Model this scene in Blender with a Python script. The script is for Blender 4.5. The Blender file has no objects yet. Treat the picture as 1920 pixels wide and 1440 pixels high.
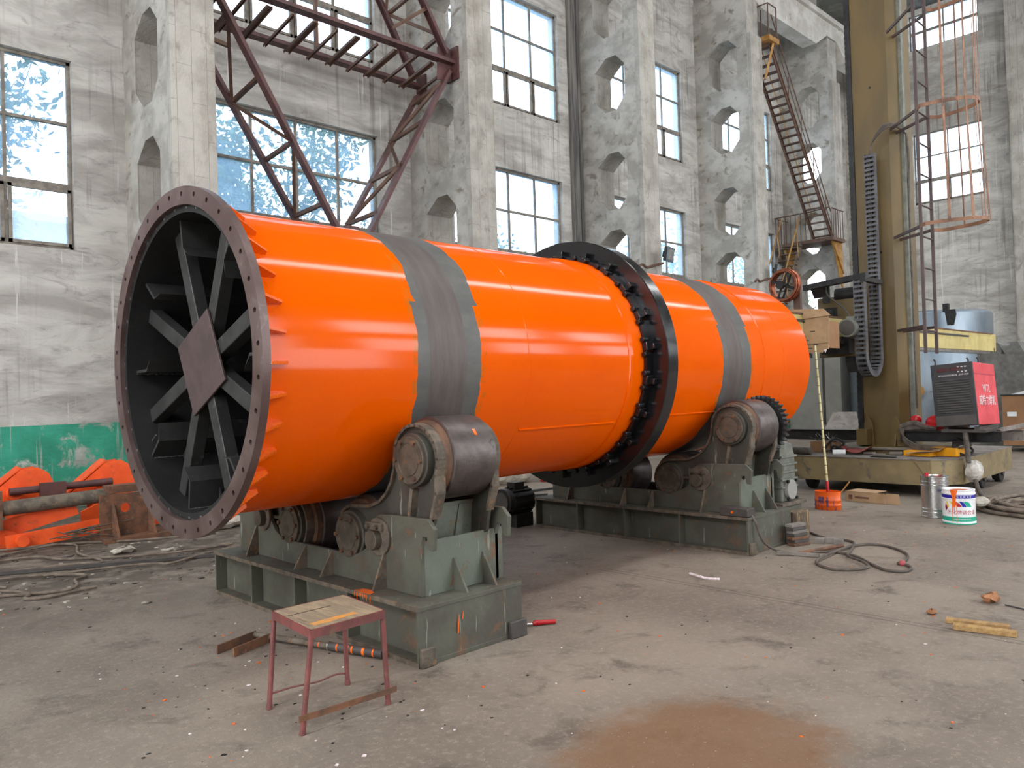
import bpy, bmesh, math, random
from mathutils import Vector, Matrix
PI = math.pi
rnd = random.Random(7)
SC = bpy.context.scene
COL = SC.collection

# ---------------------------------------------------------------- camera
cd = bpy.data.cameras.new('camera'); cam = bpy.data.objects.new('camera', cd); COL.objects.link(cam)
cd.sensor_fit = 'HORIZONTAL'; cd.sensor_width = 36.0; cd.lens = 36.0 * 1479.3 / 1920.0
cd.clip_start = 0.05; cd.clip_end = 300
RX = Vector((0.717022556751033, -0.696358377712025, -0.031042920295758534))
RY = Vector((0.012843366561364696, -0.03132889293649515, 0.9994266098132188))
RZ = RX.cross(RY)
cam.matrix_world = Matrix(((RX.x, RY.x, RZ.x, 0), (RX.y, RY.y, RZ.y, 0), (RX.z, RY.z, RZ.z, 1.6), (0, 0, 0, 1)))
SC.camera = cam

# ---------------------------------------------------------------- exposure
SC.view_settings.view_transform = 'Standard'
SC.view_settings.look = 'None'
SC.view_settings.gamma = 1.0
SC.view_settings.use_curve_mapping = False
SC.view_settings.exposure = -0.5

# ---------------------------------------------------------------- sky outside
wd = bpy.data.worlds.new('sky'); SC.world = wd; wd.use_nodes = True
wn = wd.node_tree.nodes; wn.clear()
wo = wn.new('ShaderNodeOutputWorld'); wb = wn.new('ShaderNodeBackground')
wb.inputs[0].default_value = (0.86, 0.93, 1.0, 1); wb.inputs[1].default_value = 9.0
wd.node_tree.links.new(wb.outputs[0], wo.inputs[0])

# ---------------------------------------------------------------- daylight through the openings of the hall, and added fill on the left
def area(name, loc, size, power, direction, color=(1, 1, 1)):
    l = bpy.data.lights.new(name, 'AREA'); l.shape = 'RECTANGLE'; l.size = size[0]; l.size_y = size[1]
    l.energy = power; l.color = color
    o = bpy.data.objects.new(name, l); COL.objects.link(o); o.location = loc
    d = Vector(direction).normalized()
    up = Vector((0, 0, 1)) if abs(d.z) < 0.9 else Vector((0, 1, 0))
    x = d.cross(up).normalized(); y = x.cross(d)
    o.rotation_euler = Matrix(((x.x, y.x, -d.x), (x.y, y.y, -d.y), (x.z, y.z, -d.z))).to_euler()
    return o
# high window bays of the wall behind the photographer
for i, x in enumerate((-1.5, 4.5, 10.5, 16.5, 22.5, 28.5)):
    area('daylight_upper_window', (x, -11.6, 10.4), (3.6, 3.0), 350, (0, 1, -0.25), (0.93, 0.96, 1.0))
    if i >= 2: area('daylight_lower_window', (x, -11.6, 5.8), (3.6, 3.0), 90 if i < 3 else 190, (0, 1, -0.1), (0.93, 0.96, 1.0))
# open gate of the hall behind the photographer on the right
area('daylight_gate', (13.0, -11.4, 2.2), (5.0, 4.2), 110, (-0.15, 1, 0.02), (1.0, 0.97, 0.92))
# fill lights added at the unseen left end to brighten left-facing sides
for y in (-6.0, 1.0, 8.0):
    area('added_left_high_fill', (-8.6, y, 10.0), (4.4, 3.6), 700, (1, 0.1, -0.2), (0.95, 0.97, 1.0))
area('added_left_low_fill', (-8.6, 3.0, 2.6), (6.0, 5.0), 330, (1, 0.05, 0.0), (1.0, 0.98, 0.95))
# narrow glazed strip along the ridge of the roof
area('daylight_ridge_strip', (14.0, 1.5, 17.0), (38.0, 1.1), 2300, (0, 0.05, -1), (1.0, 0.98, 0.95))

# ---------------------------------------------------------------- helpers
def lin(c):
    r = []
    for v in c[:3]:
        v = v / 255.0
        r.append(v / 12.92 if v <= 0.04045 else ((v + 0.055) / 1.055) ** 2.4)
    return (r[0], r[1], r[2], 1.0)

class N:
    """small node-tree writer"""
    def __init__(s, name):
        s.m = bpy.data.materials.new(name); s.m.use_nodes = True
        s.t = s.m.node_tree; s.n = s.t.nodes; s.n.clear()
        s.out = s.n.new('ShaderNodeOutputMaterial'); s.b = s.n.new('ShaderNodeBsdfPrincipled')
        s.t.links.new(s.b.outputs[0], s.out.inputs[0])
        s.tc = s.n.new('ShaderNodeTexCoord')
    def link(s, a, b): s.t.links.new(a, b)
    def setin(s, sock, v):
        if isinstance(v, bpy.types.NodeSocket): s.link(v, sock)
        elif isinstance(v, (tuple, list)) and len(v) == 3 and sock.type == 'RGBA': sock.default_value = lin(v)
        else: sock.default_value = v
    def math(s, op, a, b=0.0, c=None, clamp=False):
        n = s.n.new('ShaderNodeMath'); n.operation = op; n.use_clamp = clamp
        s.setin(n.inputs[0], a); s.setin(n.inputs[1], b)
        if c is not None: s.setin(n.inputs[2], c)
        return n.outputs[0]
    def vec(s, stretch=(1, 1, 1), kind='Object', off=(0, 0, 0)):
        n = s.n.new('ShaderNodeMapping'); n.inputs['Scale'].default_value = stretch
        n.inputs['Location'].default_value = off
        s.link(s.tc.outputs[kind], n.inputs[0]); return n.outputs[0]
    def xyz(s, v=None):
        n = s.n.new('ShaderNodeSeparateXYZ'); s.link(v if v is not None else s.tc.outputs['Object'], n.inputs[0]); return n.outputs
    def noise(s, scale, detail=4, rough=0.55, v=None, dist=0.0):
        n = s.n.new('ShaderNodeTexNoise'); n.inputs['Scale'].default_value = scale
        n.inputs['Detail'].default_value = detail; n.inputs['Roughness'].default_value = rough
        n.inputs['Distortion'].default_value = dist
        s.link(v if v is not None else s.tc.outputs['Object'], n.inputs['Vector']); return n.outputs[0]
    def ramp(s, f, lo, hi):
        n = s.n.new('ShaderNodeMapRange'); n.interpolation_type = 'SMOOTHSTEP'
        s.setin(n.inputs[0], f); n.inputs[1].default_value = lo; n.inputs[2].default_value = hi
        return n.outputs[0]
    def mix(s, f, a, b, mode='MIX'):
        n = s.n.new('ShaderNodeMix'); n.data_type = 'RGBA'; n.blend_type = mode
        s.setin(n.inputs[0], f); s.setin(n.inputs[6], a); s.setin(n.inputs[7], b); return n.outputs[2]
    def bump(s, h, strength=0.3, dist=0.02):
        n = s.n.new('ShaderNodeBump'); n.inputs['Strength'].default_value = strength; n.inputs['Distance'].default_value = dist
        s.link(h, n.inputs['Height']); s.link(n.outputs[0], s.b.inputs['Normal']); return n
    def done(s, color=None, rough=None, metal=None, coat=None, spec=None):
        if color is not None: s.setin(s.b.inputs['Base Color'], color)
        if rough is not None: s.setin(s.b.inputs['Roughness'], rough)
        if metal is not None: s.setin(s.b.inputs['Metallic'], metal)
        if coat is not None: s.setin(s.b.inputs['Coat Weight'], coat); s.b.inputs['Coat Roughness'].default_value = 0.12
        if spec is not None: s.setin(s.b.inputs['Specular IOR Level'], spec)
        return s.m

def simple(name, c1, c2=None, ns=6, rough=0.6, metal=0.0, c3=None, s3=18, t3=(0.6, 0.68), bump=0.15, bs=60, stretch=(1, 1, 1), coat=None, spec=None, lo=0.38, hi=0.62, scratch=False):
    m = N(name); v = m.vec(stretch)
    col = c1
    if c2 is not None: col = m.mix(m.ramp(m.noise(ns, 5, 0.6, v), lo, hi), c1, c2)
    if c3 is not None:
        col = m.mix(m.ramp(m.noise(s3, 6, 0.65, v, 0.4), t3[0], t3[1]), col if c2 is not None else c1, c3)
    if scratch:
        col = m.mix(m.math('MULTIPLY', m.ramp(m.noise(26, 3, 0.6, m.vec((1, 1, 0.09))), 0.67, 0.70), 0.6), col, (158, 160, 146))
        col = m.mix(m.math('MULTIPLY', m.ramp(m.noise(40, 3, 0.6), 0.70, 0.74), 0.7), col, (52, 46, 42))
    if bump: m.bump(m.noise(bs, 3, 0.5, v), bump, 0.01)
    r = m.math('ADD', m.math('MULTIPLY', m.noise(ns * 2, 3), 0.25), rough - 0.12)
    return m.done(col, r, metal, coat, spec)

ORG = {}
def parts_bm(bm, name, mat, parent=None, smooth=True, ang=38, bevel=0.0, loc=None, kind=None, label=None):
    """link a bmesh written in world (or root-local for loc) coordinates as one object"""
    org = Vector((0, 0, 0))
    if parent is not None: org = ORG.get(parent.name, org)
    if loc is not None: org = Vector(loc)
    if org.length > 0:
        bmesh.ops.translate(bm, verts=bm.verts, vec=-org)
    bmesh.ops.recalc_face_normals(bm, faces=bm.faces)
    if smooth:
        a = math.radians(ang)
        for f in bm.faces: f.smooth = True
        for e in bm.edges:
            if len(e.link_faces) == 2:
                if e.calc_face_angle(0) > a: e.smooth = False
            else: e.smooth = False
    me = bpy.data.meshes.new(name); bm.to_mesh(me); bm.free()
    if isinstance(mat, (list, tuple)):
        for m in mat: me.materials.append(m)
    else: me.materials.append(mat)
    o = bpy.data.objects.new(name, me); COL.objects.link(o)
    if parent is not None:
        o.parent = parent; ORG[o.name] = org
    else:
        o.location = org; ORG[o.name] = org
    if bevel:
        md = o.modifiers.new('bevel', 'BEVEL'); md.width = bevel; md.segments = 2; md.limit_method = 'ANGLE'; md.angle_limit = math.radians(50)
        md.harden_normals = False
    if kind: o['kind'] = kind
    if label: o['label'] = label
    return o

class MB:
    def __init__(s): s.bm = bmesh.new(); s.mi = 0
    def _f(s, vs):
        try:
            f = s.bm.faces.new(vs); f.material_index = s.mi; return f
        except ValueError: return None
    def box(s, lo, hi, M=None):
        x0, y0, z0 = lo; x1, y1, z1 = hi
        p = [(x0, y0, z0), (x1, y0, z0), (x1, y1, z0), (x0, y1, z0), (x0, y0, z1), (x1, y0, z1), (x1, y1, z1), (x0, y1, z1)]
        if M is not None: p = [M @ Vector(q) for q in p]
        v = [s.bm.verts.new(q) for q in p]
        for i in ((0, 3, 2, 1), (4, 5, 6, 7), (0, 1, 5, 4), (1, 2, 6, 5), (2, 3, 7, 6), (3, 0, 4, 7)): s._f([v[k] for k in i])
        return s
    def frame(s, p0, p1, up=(0, 0, 1)):
        d = (Vector(p1) - Vector(p0)); L = d.length; d.normalize(); u = Vector(up)
        if abs(d.dot(u)) > 0.98: u = Vector((1, 0, 0)) if abs(d.x) < 0.9 else Vector((0, 1, 0))
        a = d.cross(u).normalized(); b = a.cross(d)
        return Vector(p0), d, a, b, L
    def beam(s, p0, p1, w, h, up=(0, 0, 1)):
        o, d, a, b, L = s.frame(p0, p1, up)
        v = []
        for t in (0, L):
            for i, j in ((-1, -1), (1, -1), (1, 1), (-1, 1)): v.append(s.bm.verts.new(o + d * t + a * (i * w / 2) + b * (j * h / 2)))
        for q in ((0, 1, 2, 3), (7, 6, 5, 4), (0, 4, 5, 1), (1, 5, 6, 2), (2, 6, 7, 3), (3, 7, 4, 0)): s._f([v[k] for k in q])
        return s
    def angle(s, p0, p1, w, t, up=(0, 0, 1), flip=1):
        """L section"""
        o, d, a, b, L = s.frame(p0, p1, up)
        s.prism([(0, 0), (w, 0), (w, t), (t, t), (t, w), (0, w)], o, a * flip, b, d, L); return s
    def channel(s, p0, p1, w, h, t, up=(0, 0, 1), flip=1):
        """C section: web height h, flange width w"""
        o, d, a, b, L = s.frame(p0, p1, up)
        s.prism([(0, -h / 2), (w, -h / 2), (w, -h / 2 + t), (t, -h / 2 + t), (t, h / 2 - t), (w, h / 2 - t), (w, h / 2), (0, h / 2)], o, a * flip, b, d, L); return s
    def ibeam(s, p0, p1, w, h, t, up=(0, 0, 1)):
        o, d, a, b, L = s.frame(p0, p1, up); W = w / 2; H = h / 2; q = t / 2
        s.prism([(-W, -H), (W, -H), (W, -H + t), (q, -H + t), (q, H - t), (W, H - t), (W, H), (-W, H), (-W, H - t), (-q, H - t), (-q, -H + t), (-W, -H + t)], o, a, b, d, L); return s
    def prism(s, poly, o, a, b, n, L):
        """polygon in plane (a,b) at o, extruded along n by L"""
        o = Vector(o); a = Vector(a); b = Vector(b); n = Vector(n).normalized()
        v0 = [s.bm.verts.new(o + a * x + b * y) for x, y in poly]
        v1 = [s.bm.verts.new(o + a * x + b * y + n * L) for x, y in poly]
        s._f(v0); s._f(list(reversed(v1)))
        k = len(poly)
        for i in range(k): s._f([v0[i], v1[i], v1[(i + 1) % k], v0[(i + 1) % k]])
        return s
    def yz(s, poly, x0, x1): return s.prism(poly, (x0, 0, 0), (0, 1, 0), (0, 0, 1), (1, 0, 0), x1 - x0)
    def xz(s, poly, y0, y1): return s.prism(poly, (0, y0, 0), (1, 0, 0), (0, 0, 1), (0, 1, 0), y1 - y0)
    def cyl(s, p0, p1, r, n=20, r1=None, cap=True):
        o, d, a, b, L = s.frame(p0, p1); r1 = r if r1 is None else r1
        A = [s.bm.verts.new(o + (a * math.cos(2 * PI * i / n) + b * math.sin(2 * PI * i / n)) * r) for i in range(n)]
        B = [s.bm.verts.new(o + d * L + (a * math.cos(2 * PI * i / n) + b * math.sin(2 * PI * i / n)) * r1) for i in range(n)]
        for i in range(n): s._f([A[i], A[(i + 1) % n], B[(i + 1) % n], B[i]])
        if cap: s._f(A); s._f(list(reversed(B)))
        return s
    def lathe(s, prof, o, d, n=32, a0=0.0, a1=2 * PI, up=(0, 0, 1), close=False):
        """prof: (t along d, r)"""
        _, d, a, b, _ = s.frame(o, Vector(o) + Vector(d), up); o = Vector(o)
        full = abs(a1 - a0 - 2 * PI) < 1e-6; m = n if full else n + 1
        rings = []
        for t, r in prof:
            rings.append([s.bm.verts.new(o + d * t + (a * math.cos(a0 + (a1 - a0) * i / n) + b * math.sin(a0 + (a1 - a0) * i / n)) * r) for i in range(m)])
        cnt = len(prof) if close else len(prof) - 1
        for k in range(cnt):
            A = rings[k]; B = rings[(k + 1) % len(rings)]
            for i in range(n):
                j = (i + 1) % m
                s._f([A[i], A[j], B[j], B[i]])
        return s
    def tube(s, pts, r, n=8, cap=True, closed=False):
        pts = [Vector(p) for p in pts]; rings = []
        prev = None
        for i, p in enumerate(pts):
            if closed: d = pts[(i + 1) % len(pts)] - pts[i - 1]
            else: d = pts[min(i + 1, len(pts) - 1)] - pts[max(i - 1, 0)]
            if d.length < 1e-9: d = Vector((0, 0, 1))
            d.normalize()
            if prev is None:
                u = Vector((0, 0, 1)) if abs(d.z) < 0.9 else Vector((1, 0, 0)); a = d.cross(u).normalized()
            else:
                a = prev - d * prev.dot(d); a.normalize()
            prev = a; b = d.cross(a)
            rr = r[i] if isinstance(r, (list, tuple)) else r
            rings.append([s.bm.verts.new(p + (a * math.cos(2 * PI * k / n) + b * math.sin(2 * PI * k / n)) * rr) for k in range(n)])
        for i in range(len(rings) - (0 if closed else 1)):
            A = rings[i]; B = rings[(i + 1) % len(rings)]
            for k in range(n): s._f([A[k], A[(k + 1) % n], B[(k + 1) % n], B[k]])
        if cap and not closed: s._f(rings[0]); s._f(list(reversed(rings[-1])))
        return s
    def ball(s, c, r, n=10, sc=(1, 1, 1)):
        prof = []
        for i in range(n + 1):
            t = PI * i / n; prof.append((-math.cos(t), max(math.sin(t), 0.002)))
        c = Vector(c); k = n * 2; rings = []
        for z, q in prof:
            rings.append([s.bm.verts.new(c + Vector((math.cos(2 * PI * j / k) * q * r * sc[0], math.sin(2 * PI * j / k) * q * r * sc[1], z * r * sc[2]))) for j in range(k)])
        for i in range(n):
            for j in range(k): s._f([rings[i][j], rings[i][(j + 1) % k], rings[i + 1][(j + 1) % k], rings[i + 1][j]])
        return s
    def build(s, name, mat, parent=None, **k): return parts_bm(s.bm, name, mat, parent, **k)

def spline(pts, k=8, closed=False):
    """Catmull-Rom through points"""
    P = [Vector(p) for p in pts]; out = []; n = len(P)
    rng = range(n if closed else n - 1)
    for i in rng:
        if closed: a, b, c, d = P[i - 1], P[i], P[(i + 1) % n], P[(i + 2) % n]
        else: a, b, c, d = P[max(i - 1, 0)], P[i], P[i + 1], P[min(i + 2, n - 1)]
        for j in range(k):
            t = j / k
            out.append(0.5 * ((2 * b) + (c - a) * t + (2 * a - 5 * b + 4 * c - d) * t * t + (3 * b - a - 3 * c + d) * t ** 3))
    if not closed: out.append(P[-1])
    return out

def thing(name, loc, label, cat, group=None):
    o = bpy.data.objects.new(name, None); COL.objects.link(o); o.location = loc; o.empty_display_size = 0.1
    ORG[o.name] = Vector(loc); o['label'] = label; o['category'] = cat
    if group: o['group'] = group
    return o
def tag(o, label, cat, group=None, kind=None):
    o['label'] = label; o['category'] = cat
    if group: o['group'] = group
    if kind: o['kind'] = kind
    return o
def dup_tree(o, parent=None):
    c = o.copy(); COL.objects.link(c)
    if parent is not None: c.parent = parent
    for ch in list(o.children): dup_tree(ch, c)
    return c
def arc(cy, cz, r, a0, a1, n):
    return [(cy + r * math.cos(math.radians(a0 + (a1 - a0) * i / n)), cz + r * math.sin(math.radians(a0 + (a1 - a0) * i / n))) for i in range(n + 1)]
def text_bm(body, size, extrude=0.0, spacing=1.0):
    cu = bpy.data.curves.new('lettering', 'FONT'); cu.body = body; cu.size = size; cu.extrude = extrude
    cu.align_x = 'CENTER'; cu.align_y = 'CENTER'; cu.space_character = spacing; cu.resolution_u = 3
    o = bpy.data.objects.new('lettering', cu); COL.objects.link(o)
    dg = bpy.context.evaluated_depsgraph_get(); me = bpy.data.meshes.new_from_object(o.evaluated_get(dg))
    bm = bmesh.new(); bm.from_mesh(me)
    bpy.data.objects.remove(o); bpy.data.curves.remove(cu); bpy.data.meshes.remove(me)
    return bm
# ---------------------------------------------------------------- materials
def mat_floor():
    m = N('concrete_floor'); v = m.vec()
    p = m.xyz()
    base = m.mix(m.ramp(m.noise(0.55, 7, 0.62), 0.36, 0.64), (116, 105, 94), (138, 126, 113))
    base = m.mix(m.ramp(m.noise(2.6, 7, 0.7, None, 0.6), 0.5, 0.72), base, (94, 85, 76))
    base = m.mix(m.math('MULTIPLY', m.ramp(m.noise(22, 8, 0.8), 0.50, 0.62), 0.5), base, (154, 142, 128))
    # dusty, darker working zone along the wall and the cables
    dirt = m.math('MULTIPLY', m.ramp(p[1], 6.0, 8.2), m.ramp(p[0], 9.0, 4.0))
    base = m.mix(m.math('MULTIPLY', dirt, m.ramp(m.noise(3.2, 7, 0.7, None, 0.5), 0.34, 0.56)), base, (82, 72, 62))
    # rust-coloured stain
    dx = m.math('SUBTRACT', p[0], 2.95); dy = m.math('SUBTRACT', p[1], 1.95)
    r = m.math('SQRT', m.math('ADD', m.math('MULTIPLY', dx, dx), m.math('MULTIPLY', m.math('MULTIPLY', dy, dy), 1.6)))
    r = m.math('ADD', r, m.math('MULTIPLY', m.noise(3.5, 6, 0.7), 0.7))
    base = m.mix(m.math('MULTIPLY', m.ramp(r, 1.2, 0.85), 0.75), base, (118, 84, 54))
    # small chips and specks
    sp = m.noise(85, 3, 0.6)
    base = m.mix(m.ramp(sp, 0.69, 0.72), base, (205, 195, 184))
    base = m.mix(m.ramp(m.noise(60, 3, 0.6, m.vec((1, 1, 1), 'Object', (5, 3, 0))), 0.68, 0.73), base, (58, 50, 45))
    # two saw-cut joints
    j = m.math('MINIMUM', m.math('ABSOLUTE', m.math('SUBTRACT', p[0], 5.50)), m.math('ABSOLUTE', m.math('SUBTRACT', p[0], 5.565)))
    j = m.math('MULTIPLY', m.math('LESS_THAN', j, 0.005), m.math('LESS_THAN', p[1], 4.6))
    base = m.mix(m.math('MULTIPLY', j, 0.8), base, (70, 60, 52))
    h = m.math('ADD', m.math('MULTIPLY', m.noise(3.0, 6, 0.7), 0.8), m.math('MULTIPLY', m.noise(32, 5, 0.7), 0.25))
    m.bump(m.math('SUBTRACT', h, m.math('MULTIPLY', j, 0.2)), 0.55, 0.03)
    return m.done(base, m.math('ADD', 0.5, m.math('MULTIPLY', m.noise(4, 5), 0.4)), 0.0, None, 0.35)

def mat_wall(name, axis):
    """hand-floated concrete; axis = horizontal coordinate along the wall (0 x, 1 y)"""
    m = N(name); p = m.xyz()
    st = (0.5, 0.5, 1.6)
    base = m.mix(m.ramp(m.noise(1.1, 7, 0.62, m.vec(st), 0.8), 0.34, 0.66), (162, 157, 150), (202, 198, 191))
    base = m.mix(m.math('MULTIPLY', m.ramp(m.noise(2.6, 8, 0.72, m.vec(st, 'Object', (4, 9, 2)), 1.2), 0.5, 0.72), 0.7), base, (126, 118, 111))
    # vertical run-off streaks
    sv = (2.6, 2.6, 0.10)
    stk = m.math('MULTIPLY', m.ramp(m.noise(3.0, 5, 0.6, m.vec(sv)), 0.5, 0.66), m.ramp(m.noise(0.35, 3), 0.42, 0.6))
    base = m.mix(m.math('MULTIPLY', stk, 0.65), base, (104, 97, 91))
    base = m.mix(m.math('MULTIPLY', m.ramp(m.noise(4.2, 4, 0.6, m.vec(sv, 'Object', (3, 1, 0))), 0.63, 0.69), 0.6), base, (222, 220, 218))
    # green dado paint
    edge = m.math('ADD', p[2], m.math('MULTIPLY', m.noise(20, 2), 0.01))
    g = m.math('LESS_THAN', edge, 1.35)
    g = m.math('MULTIPLY', g, m.math('SUBTRACT', 1.0, m.math('MULTIPLY', m.ramp(m.noise(2.2, 6, 0.7, None, 0.5), 0.56, 0.66), 0.85)))
    if axis == 0:
        g = m.math('MULTIPLY', g, m.math('SUBTRACT', 1.0, m.math('MULTIPLY', m.ramp(m.noise(6, 3, 0.5, m.vec((2, 1, 0.05))), 0.62, 0.66), 0.5)))
        base = m.mix(g, base, m.mix(m.ramp(m.noise(1.5, 5), 0.35, 0.65), (56, 138, 112), (70, 166, 138)))
    h = m.math('ADD', m.noise(2.0, 7, 0.66, m.vec((0.9, 0.9, 1.7)), 0.7), m.math('MULTIPLY', m.noise(11, 5, 0.7, m.vec((0.6, 0.6, 1.3))), 0.35))
    m.bump(h, 0.6, 0.06)
    return m.done(base, 0.88, 0.0, None, 0.2)

def mat_column():
    m = N('board_formed_concrete'); p = m.xyz()
    base = m.mix(m.ramp(m.noise(1.3, 7, 0.62), 0.36, 0.64), (156, 151, 142), (184, 179, 170))
    base = m.mix(m.math('MULTIPLY', m.ramp(m.noise(4.0, 8, 0.7, m.vec((1, 1, 0.6)), 0.8), 0.52, 0.7), 0.6), base, (120, 112, 103))
    base = m.mix(m.math('MULTIPLY', m.ramp(m.noise(0.8, 6, 0.6, m.vec((2.5, 2.5, 0.4))), 0.55, 0.72), 0.5), base, (134, 119, 98))
    # board joints
    br = m.n.new('ShaderNodeTexBrick'); br.inputs['Scale'].default_value = 1.0
    br.inputs['Brick Width'].default_value = 1.15; br.inputs['Row Height'].default_value = 0.24; br.inputs['Mortar Size'].default_value = 0.004
    cmb = m.n.new('ShaderNodeCombineXYZ'); m.link(p[2], cmb.inputs[0]); m.link(m.math('ADD', p[0], p[1]), cmb.inputs[1]); m.link(cmb.outputs[0], br.inputs['Vector'])
    base = m.mix(m.math('MULTIPLY', br.outputs['Fac'], 0.55), base, (112, 104, 96))
    h = m.math('SUBTRACT', m.math('ADD', m.noise(3, 7, 0.7, m.vec((1, 1, 0.7))), m.math('MULTIPLY', m.noise(24, 4, 0.7), 0.25)), m.math('MULTIPLY', br.outputs['Fac'], 0.15))
    m.bump(h, 0.8, 0.05)
    return m.done(base, 0.88, 0.0, None, 0.2)

def mat_drum():
    """glossy orange enamel with two bare running bands; local x runs along the drum axis"""
    m = N('orange_enamel_drum'); p = m.xyz()
    ang = m.math('ARCTAN2', p[2], m.math('MULTIPLY', p[1], -1.0))
    c = m.n.new('ShaderNodeCombineXYZ'); m.link(m.math('MULTIPLY', ang, 1.0), c.inputs[0])
    w = m.math('MULTIPLY', m.math('SUBTRACT', m.noise(3.2, 2, 0.4, c.outputs[0]), 0.5), 0.13)
    w2 = m.math('MULTIPLY', m.math('SUBTRACT', m.noise(26, 3, 0.6, None), 0.5), 0.028)
    x = m.math('ADD', m.math('ADD', p[0], w), w2)
    def band(a, b, xx): return m.math('MULTIPLY', m.math('GREATER_THAN', xx, a), m.math('LESS_THAN', xx, b))
    # stepped edges where masking paper ended
    st = m.math('MULTIPLY', m.math('GREATER_THAN', ang, 0.38), 0.055)
    x2 = m.math('SUBTRACT', x, st)
    b1 = band(1.165, 1.735, x2)
    b2 = band(5.10, 5.68, x2)
    bare = m.math('MAXIMUM', b1, b2)
    cen = m.math('MAXIMUM', band(1.27, 1.60, p[0]), band(5.2, 5.5, p[0]))
    thin = m.math('MULTIPLY', m.math('SUBTRACT', 1.0, bare), m.math('MAXIMUM', band(1.13, 1.79, x), band(5.05, 5.73, x)))
    thin = m.math('MULTIPLY', thin, m.ramp(m.noise(7, 4, 0.6), 0.46, 0.56))
    orange = m.mix(m.ramp(m.noise(0.7, 3), 0.3, 0.7), (230, 87, 0), (236, 93, 0))
    orange = m.mix(m.math('MULTIPLY', thin, 0.6), orange, (176, 104, 30))
    grey = m.mix(cen, m.mix(m.ramp(m.noise(4, 5, 0.6, m.vec((1, 2, 2))), 0.3, 0.7), (92, 91, 88), (104, 102, 99)),
                 m.mix(m.ramp(m.noise(3, 5, 0.6, m.vec((5, 1, 1))), 0.3, 0.7), (92, 83, 80), (104, 95, 91)))
    col = m.mix(bare, orange, grey)
    m.b.inputs['Coat IOR'].default_value = 1.5
    bn = m.bump(m.math('ADD', m.noise(90, 3, 0.6), m.math('MULTIPLY', m.noise(4.5, 3, 0.5), 2.0)), 0.16, 0.012)
    rough = m.math('ADD', 0.50, m.math('MULTIPLY', bare, 0.04))
    return m.done(col, rough, m.math('MULTIPLY', bare, 0.35), m.math('SUBTRACT', 0.42, m.math('MULTIPLY', bare, 0.42)), m.math('ADD', 0.0, m.math('MULTIPLY', bare, 0.3)))

MT = {}
MT['floor'] = mat_floor()
MT['wallx'] = mat_wall('floated_concrete_long_wall', 0)
MT['wally'] = mat_wall('floated_concrete_end_wall', 1)
MT['column'] = mat_column()
MT['drum'] = mat_drum()
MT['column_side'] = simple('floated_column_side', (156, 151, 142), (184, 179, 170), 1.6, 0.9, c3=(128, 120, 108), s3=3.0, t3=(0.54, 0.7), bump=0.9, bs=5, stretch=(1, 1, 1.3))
MT['stain'] = simple('black_water_stained_concrete', (84, 82, 80), (128, 124, 118), 2.2, 0.9, stretch=(3, 3, 0.25), bump=0.3, bs=8)
MT['drum'].node_tree.nodes['Principled BSDF'].inputs['Coat Roughness'].default_value = 0.10
MT['soffit'] = simple('dark_roof_slab', (96, 92, 88), (76, 73, 70), 2, 0.9)
MT['beam_conc'] = simple('pale_precast_concrete', (206, 202, 194), (184, 178, 168), 1.5, 0.85, c3=(150, 142, 130), s3=5, t3=(0.58, 0.7), bump=0.4, bs=14)
MT['orange'] = simple('orange_enamel', (240, 104, 0), (232, 96, 0), 4, 0.28, coat=0.4, bump=0.05)
MT['scrap_orange'] = simple('sprayed_orange_paint', (240, 92, 30), (226, 80, 24), 5, 0.55, c3=(170, 84, 44), s3=9, t3=(0.60, 0.7))
MT['flange'] = simple('primed_steel_flange', (92, 72, 68), (110, 92, 88), 3, 0.46, 0.45, c3=(140, 128, 124), s3=6, t3=(0.58, 0.75), bump=0.12)
MT['hub'] = simple('mill_scale_plate', (88, 72, 70), (78, 64, 63), 6, 0.55, 0.25)
MT['darksteel'] = simple('dark_mill_steel', (70, 69, 68), (56, 55, 54), 3, 0.5, 0.5, c3=(100, 98, 96), s3=8, t3=(0.6, 0.75))
MT['lining'] = simple('shade_darkened_drum_lining', (34, 33, 33), (26, 25, 25), 3, 0.6, 0.2, c3=(58, 54, 52), s3=4, t3=(0.6, 0.75))  # near-black colour paints in the deep shade inside the drum
MT['weld'] = simple('bright_weld_bead', (170, 172, 174), (96, 96, 96), 70, 0.35, 0.9, bump=0.8, bs=120)
MT['black'] = simple('black_gloss_paint', (18, 18, 20), (24, 24, 27), 5, 0.2, coat=0.3, bump=0.06)
MT['green'] = simple('worn_grey_green_paint', (90, 90, 78), (76, 73, 63), 2.6, 0.62, c3=(104, 78, 58), s3=5, t3=(0.57, 0.68), scratch=True, bump=0.25, bs=30)
MT['green_light'] = simple('pale_grey_green_paint', (104, 110, 97), (88, 89, 78), 2.4, 0.6, c3=(112, 82, 60), s3=4.5, t3=(0.55, 0.66), scratch=True, bump=0.25, bs=30)
MT['green_dark'] = simple('greasy_dark_green_paint', (76, 74, 66), (62, 57, 50), 3.2, 0.55, c3=(96, 72, 54), s3=6, t3=(0.58, 0.7), scratch=True, bump=0.3, bs=26)
MT['grime'] = simple('grimy_painted_edge', (108, 96, 82), (80, 72, 62), 9, 0.75, c3=(132, 98, 70), s3=16, t3=(0.56, 0.68), bump=0.5, bs=50)
MT['cap'] = simple('greasy_bearing_cap', (96, 86, 74), (76, 68, 58), 8, 0.55, 0.2, c3=(116, 84, 56), s3=10, t3=(0.6, 0.72))
MT['roller'] = simple('polished_steel_tyre', (98, 88, 84), (80, 72, 69), 5, 0.42, 0.55, c3=(66, 60, 58), s3=9, t3=(0.58, 0.7), bump=0.15)
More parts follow.
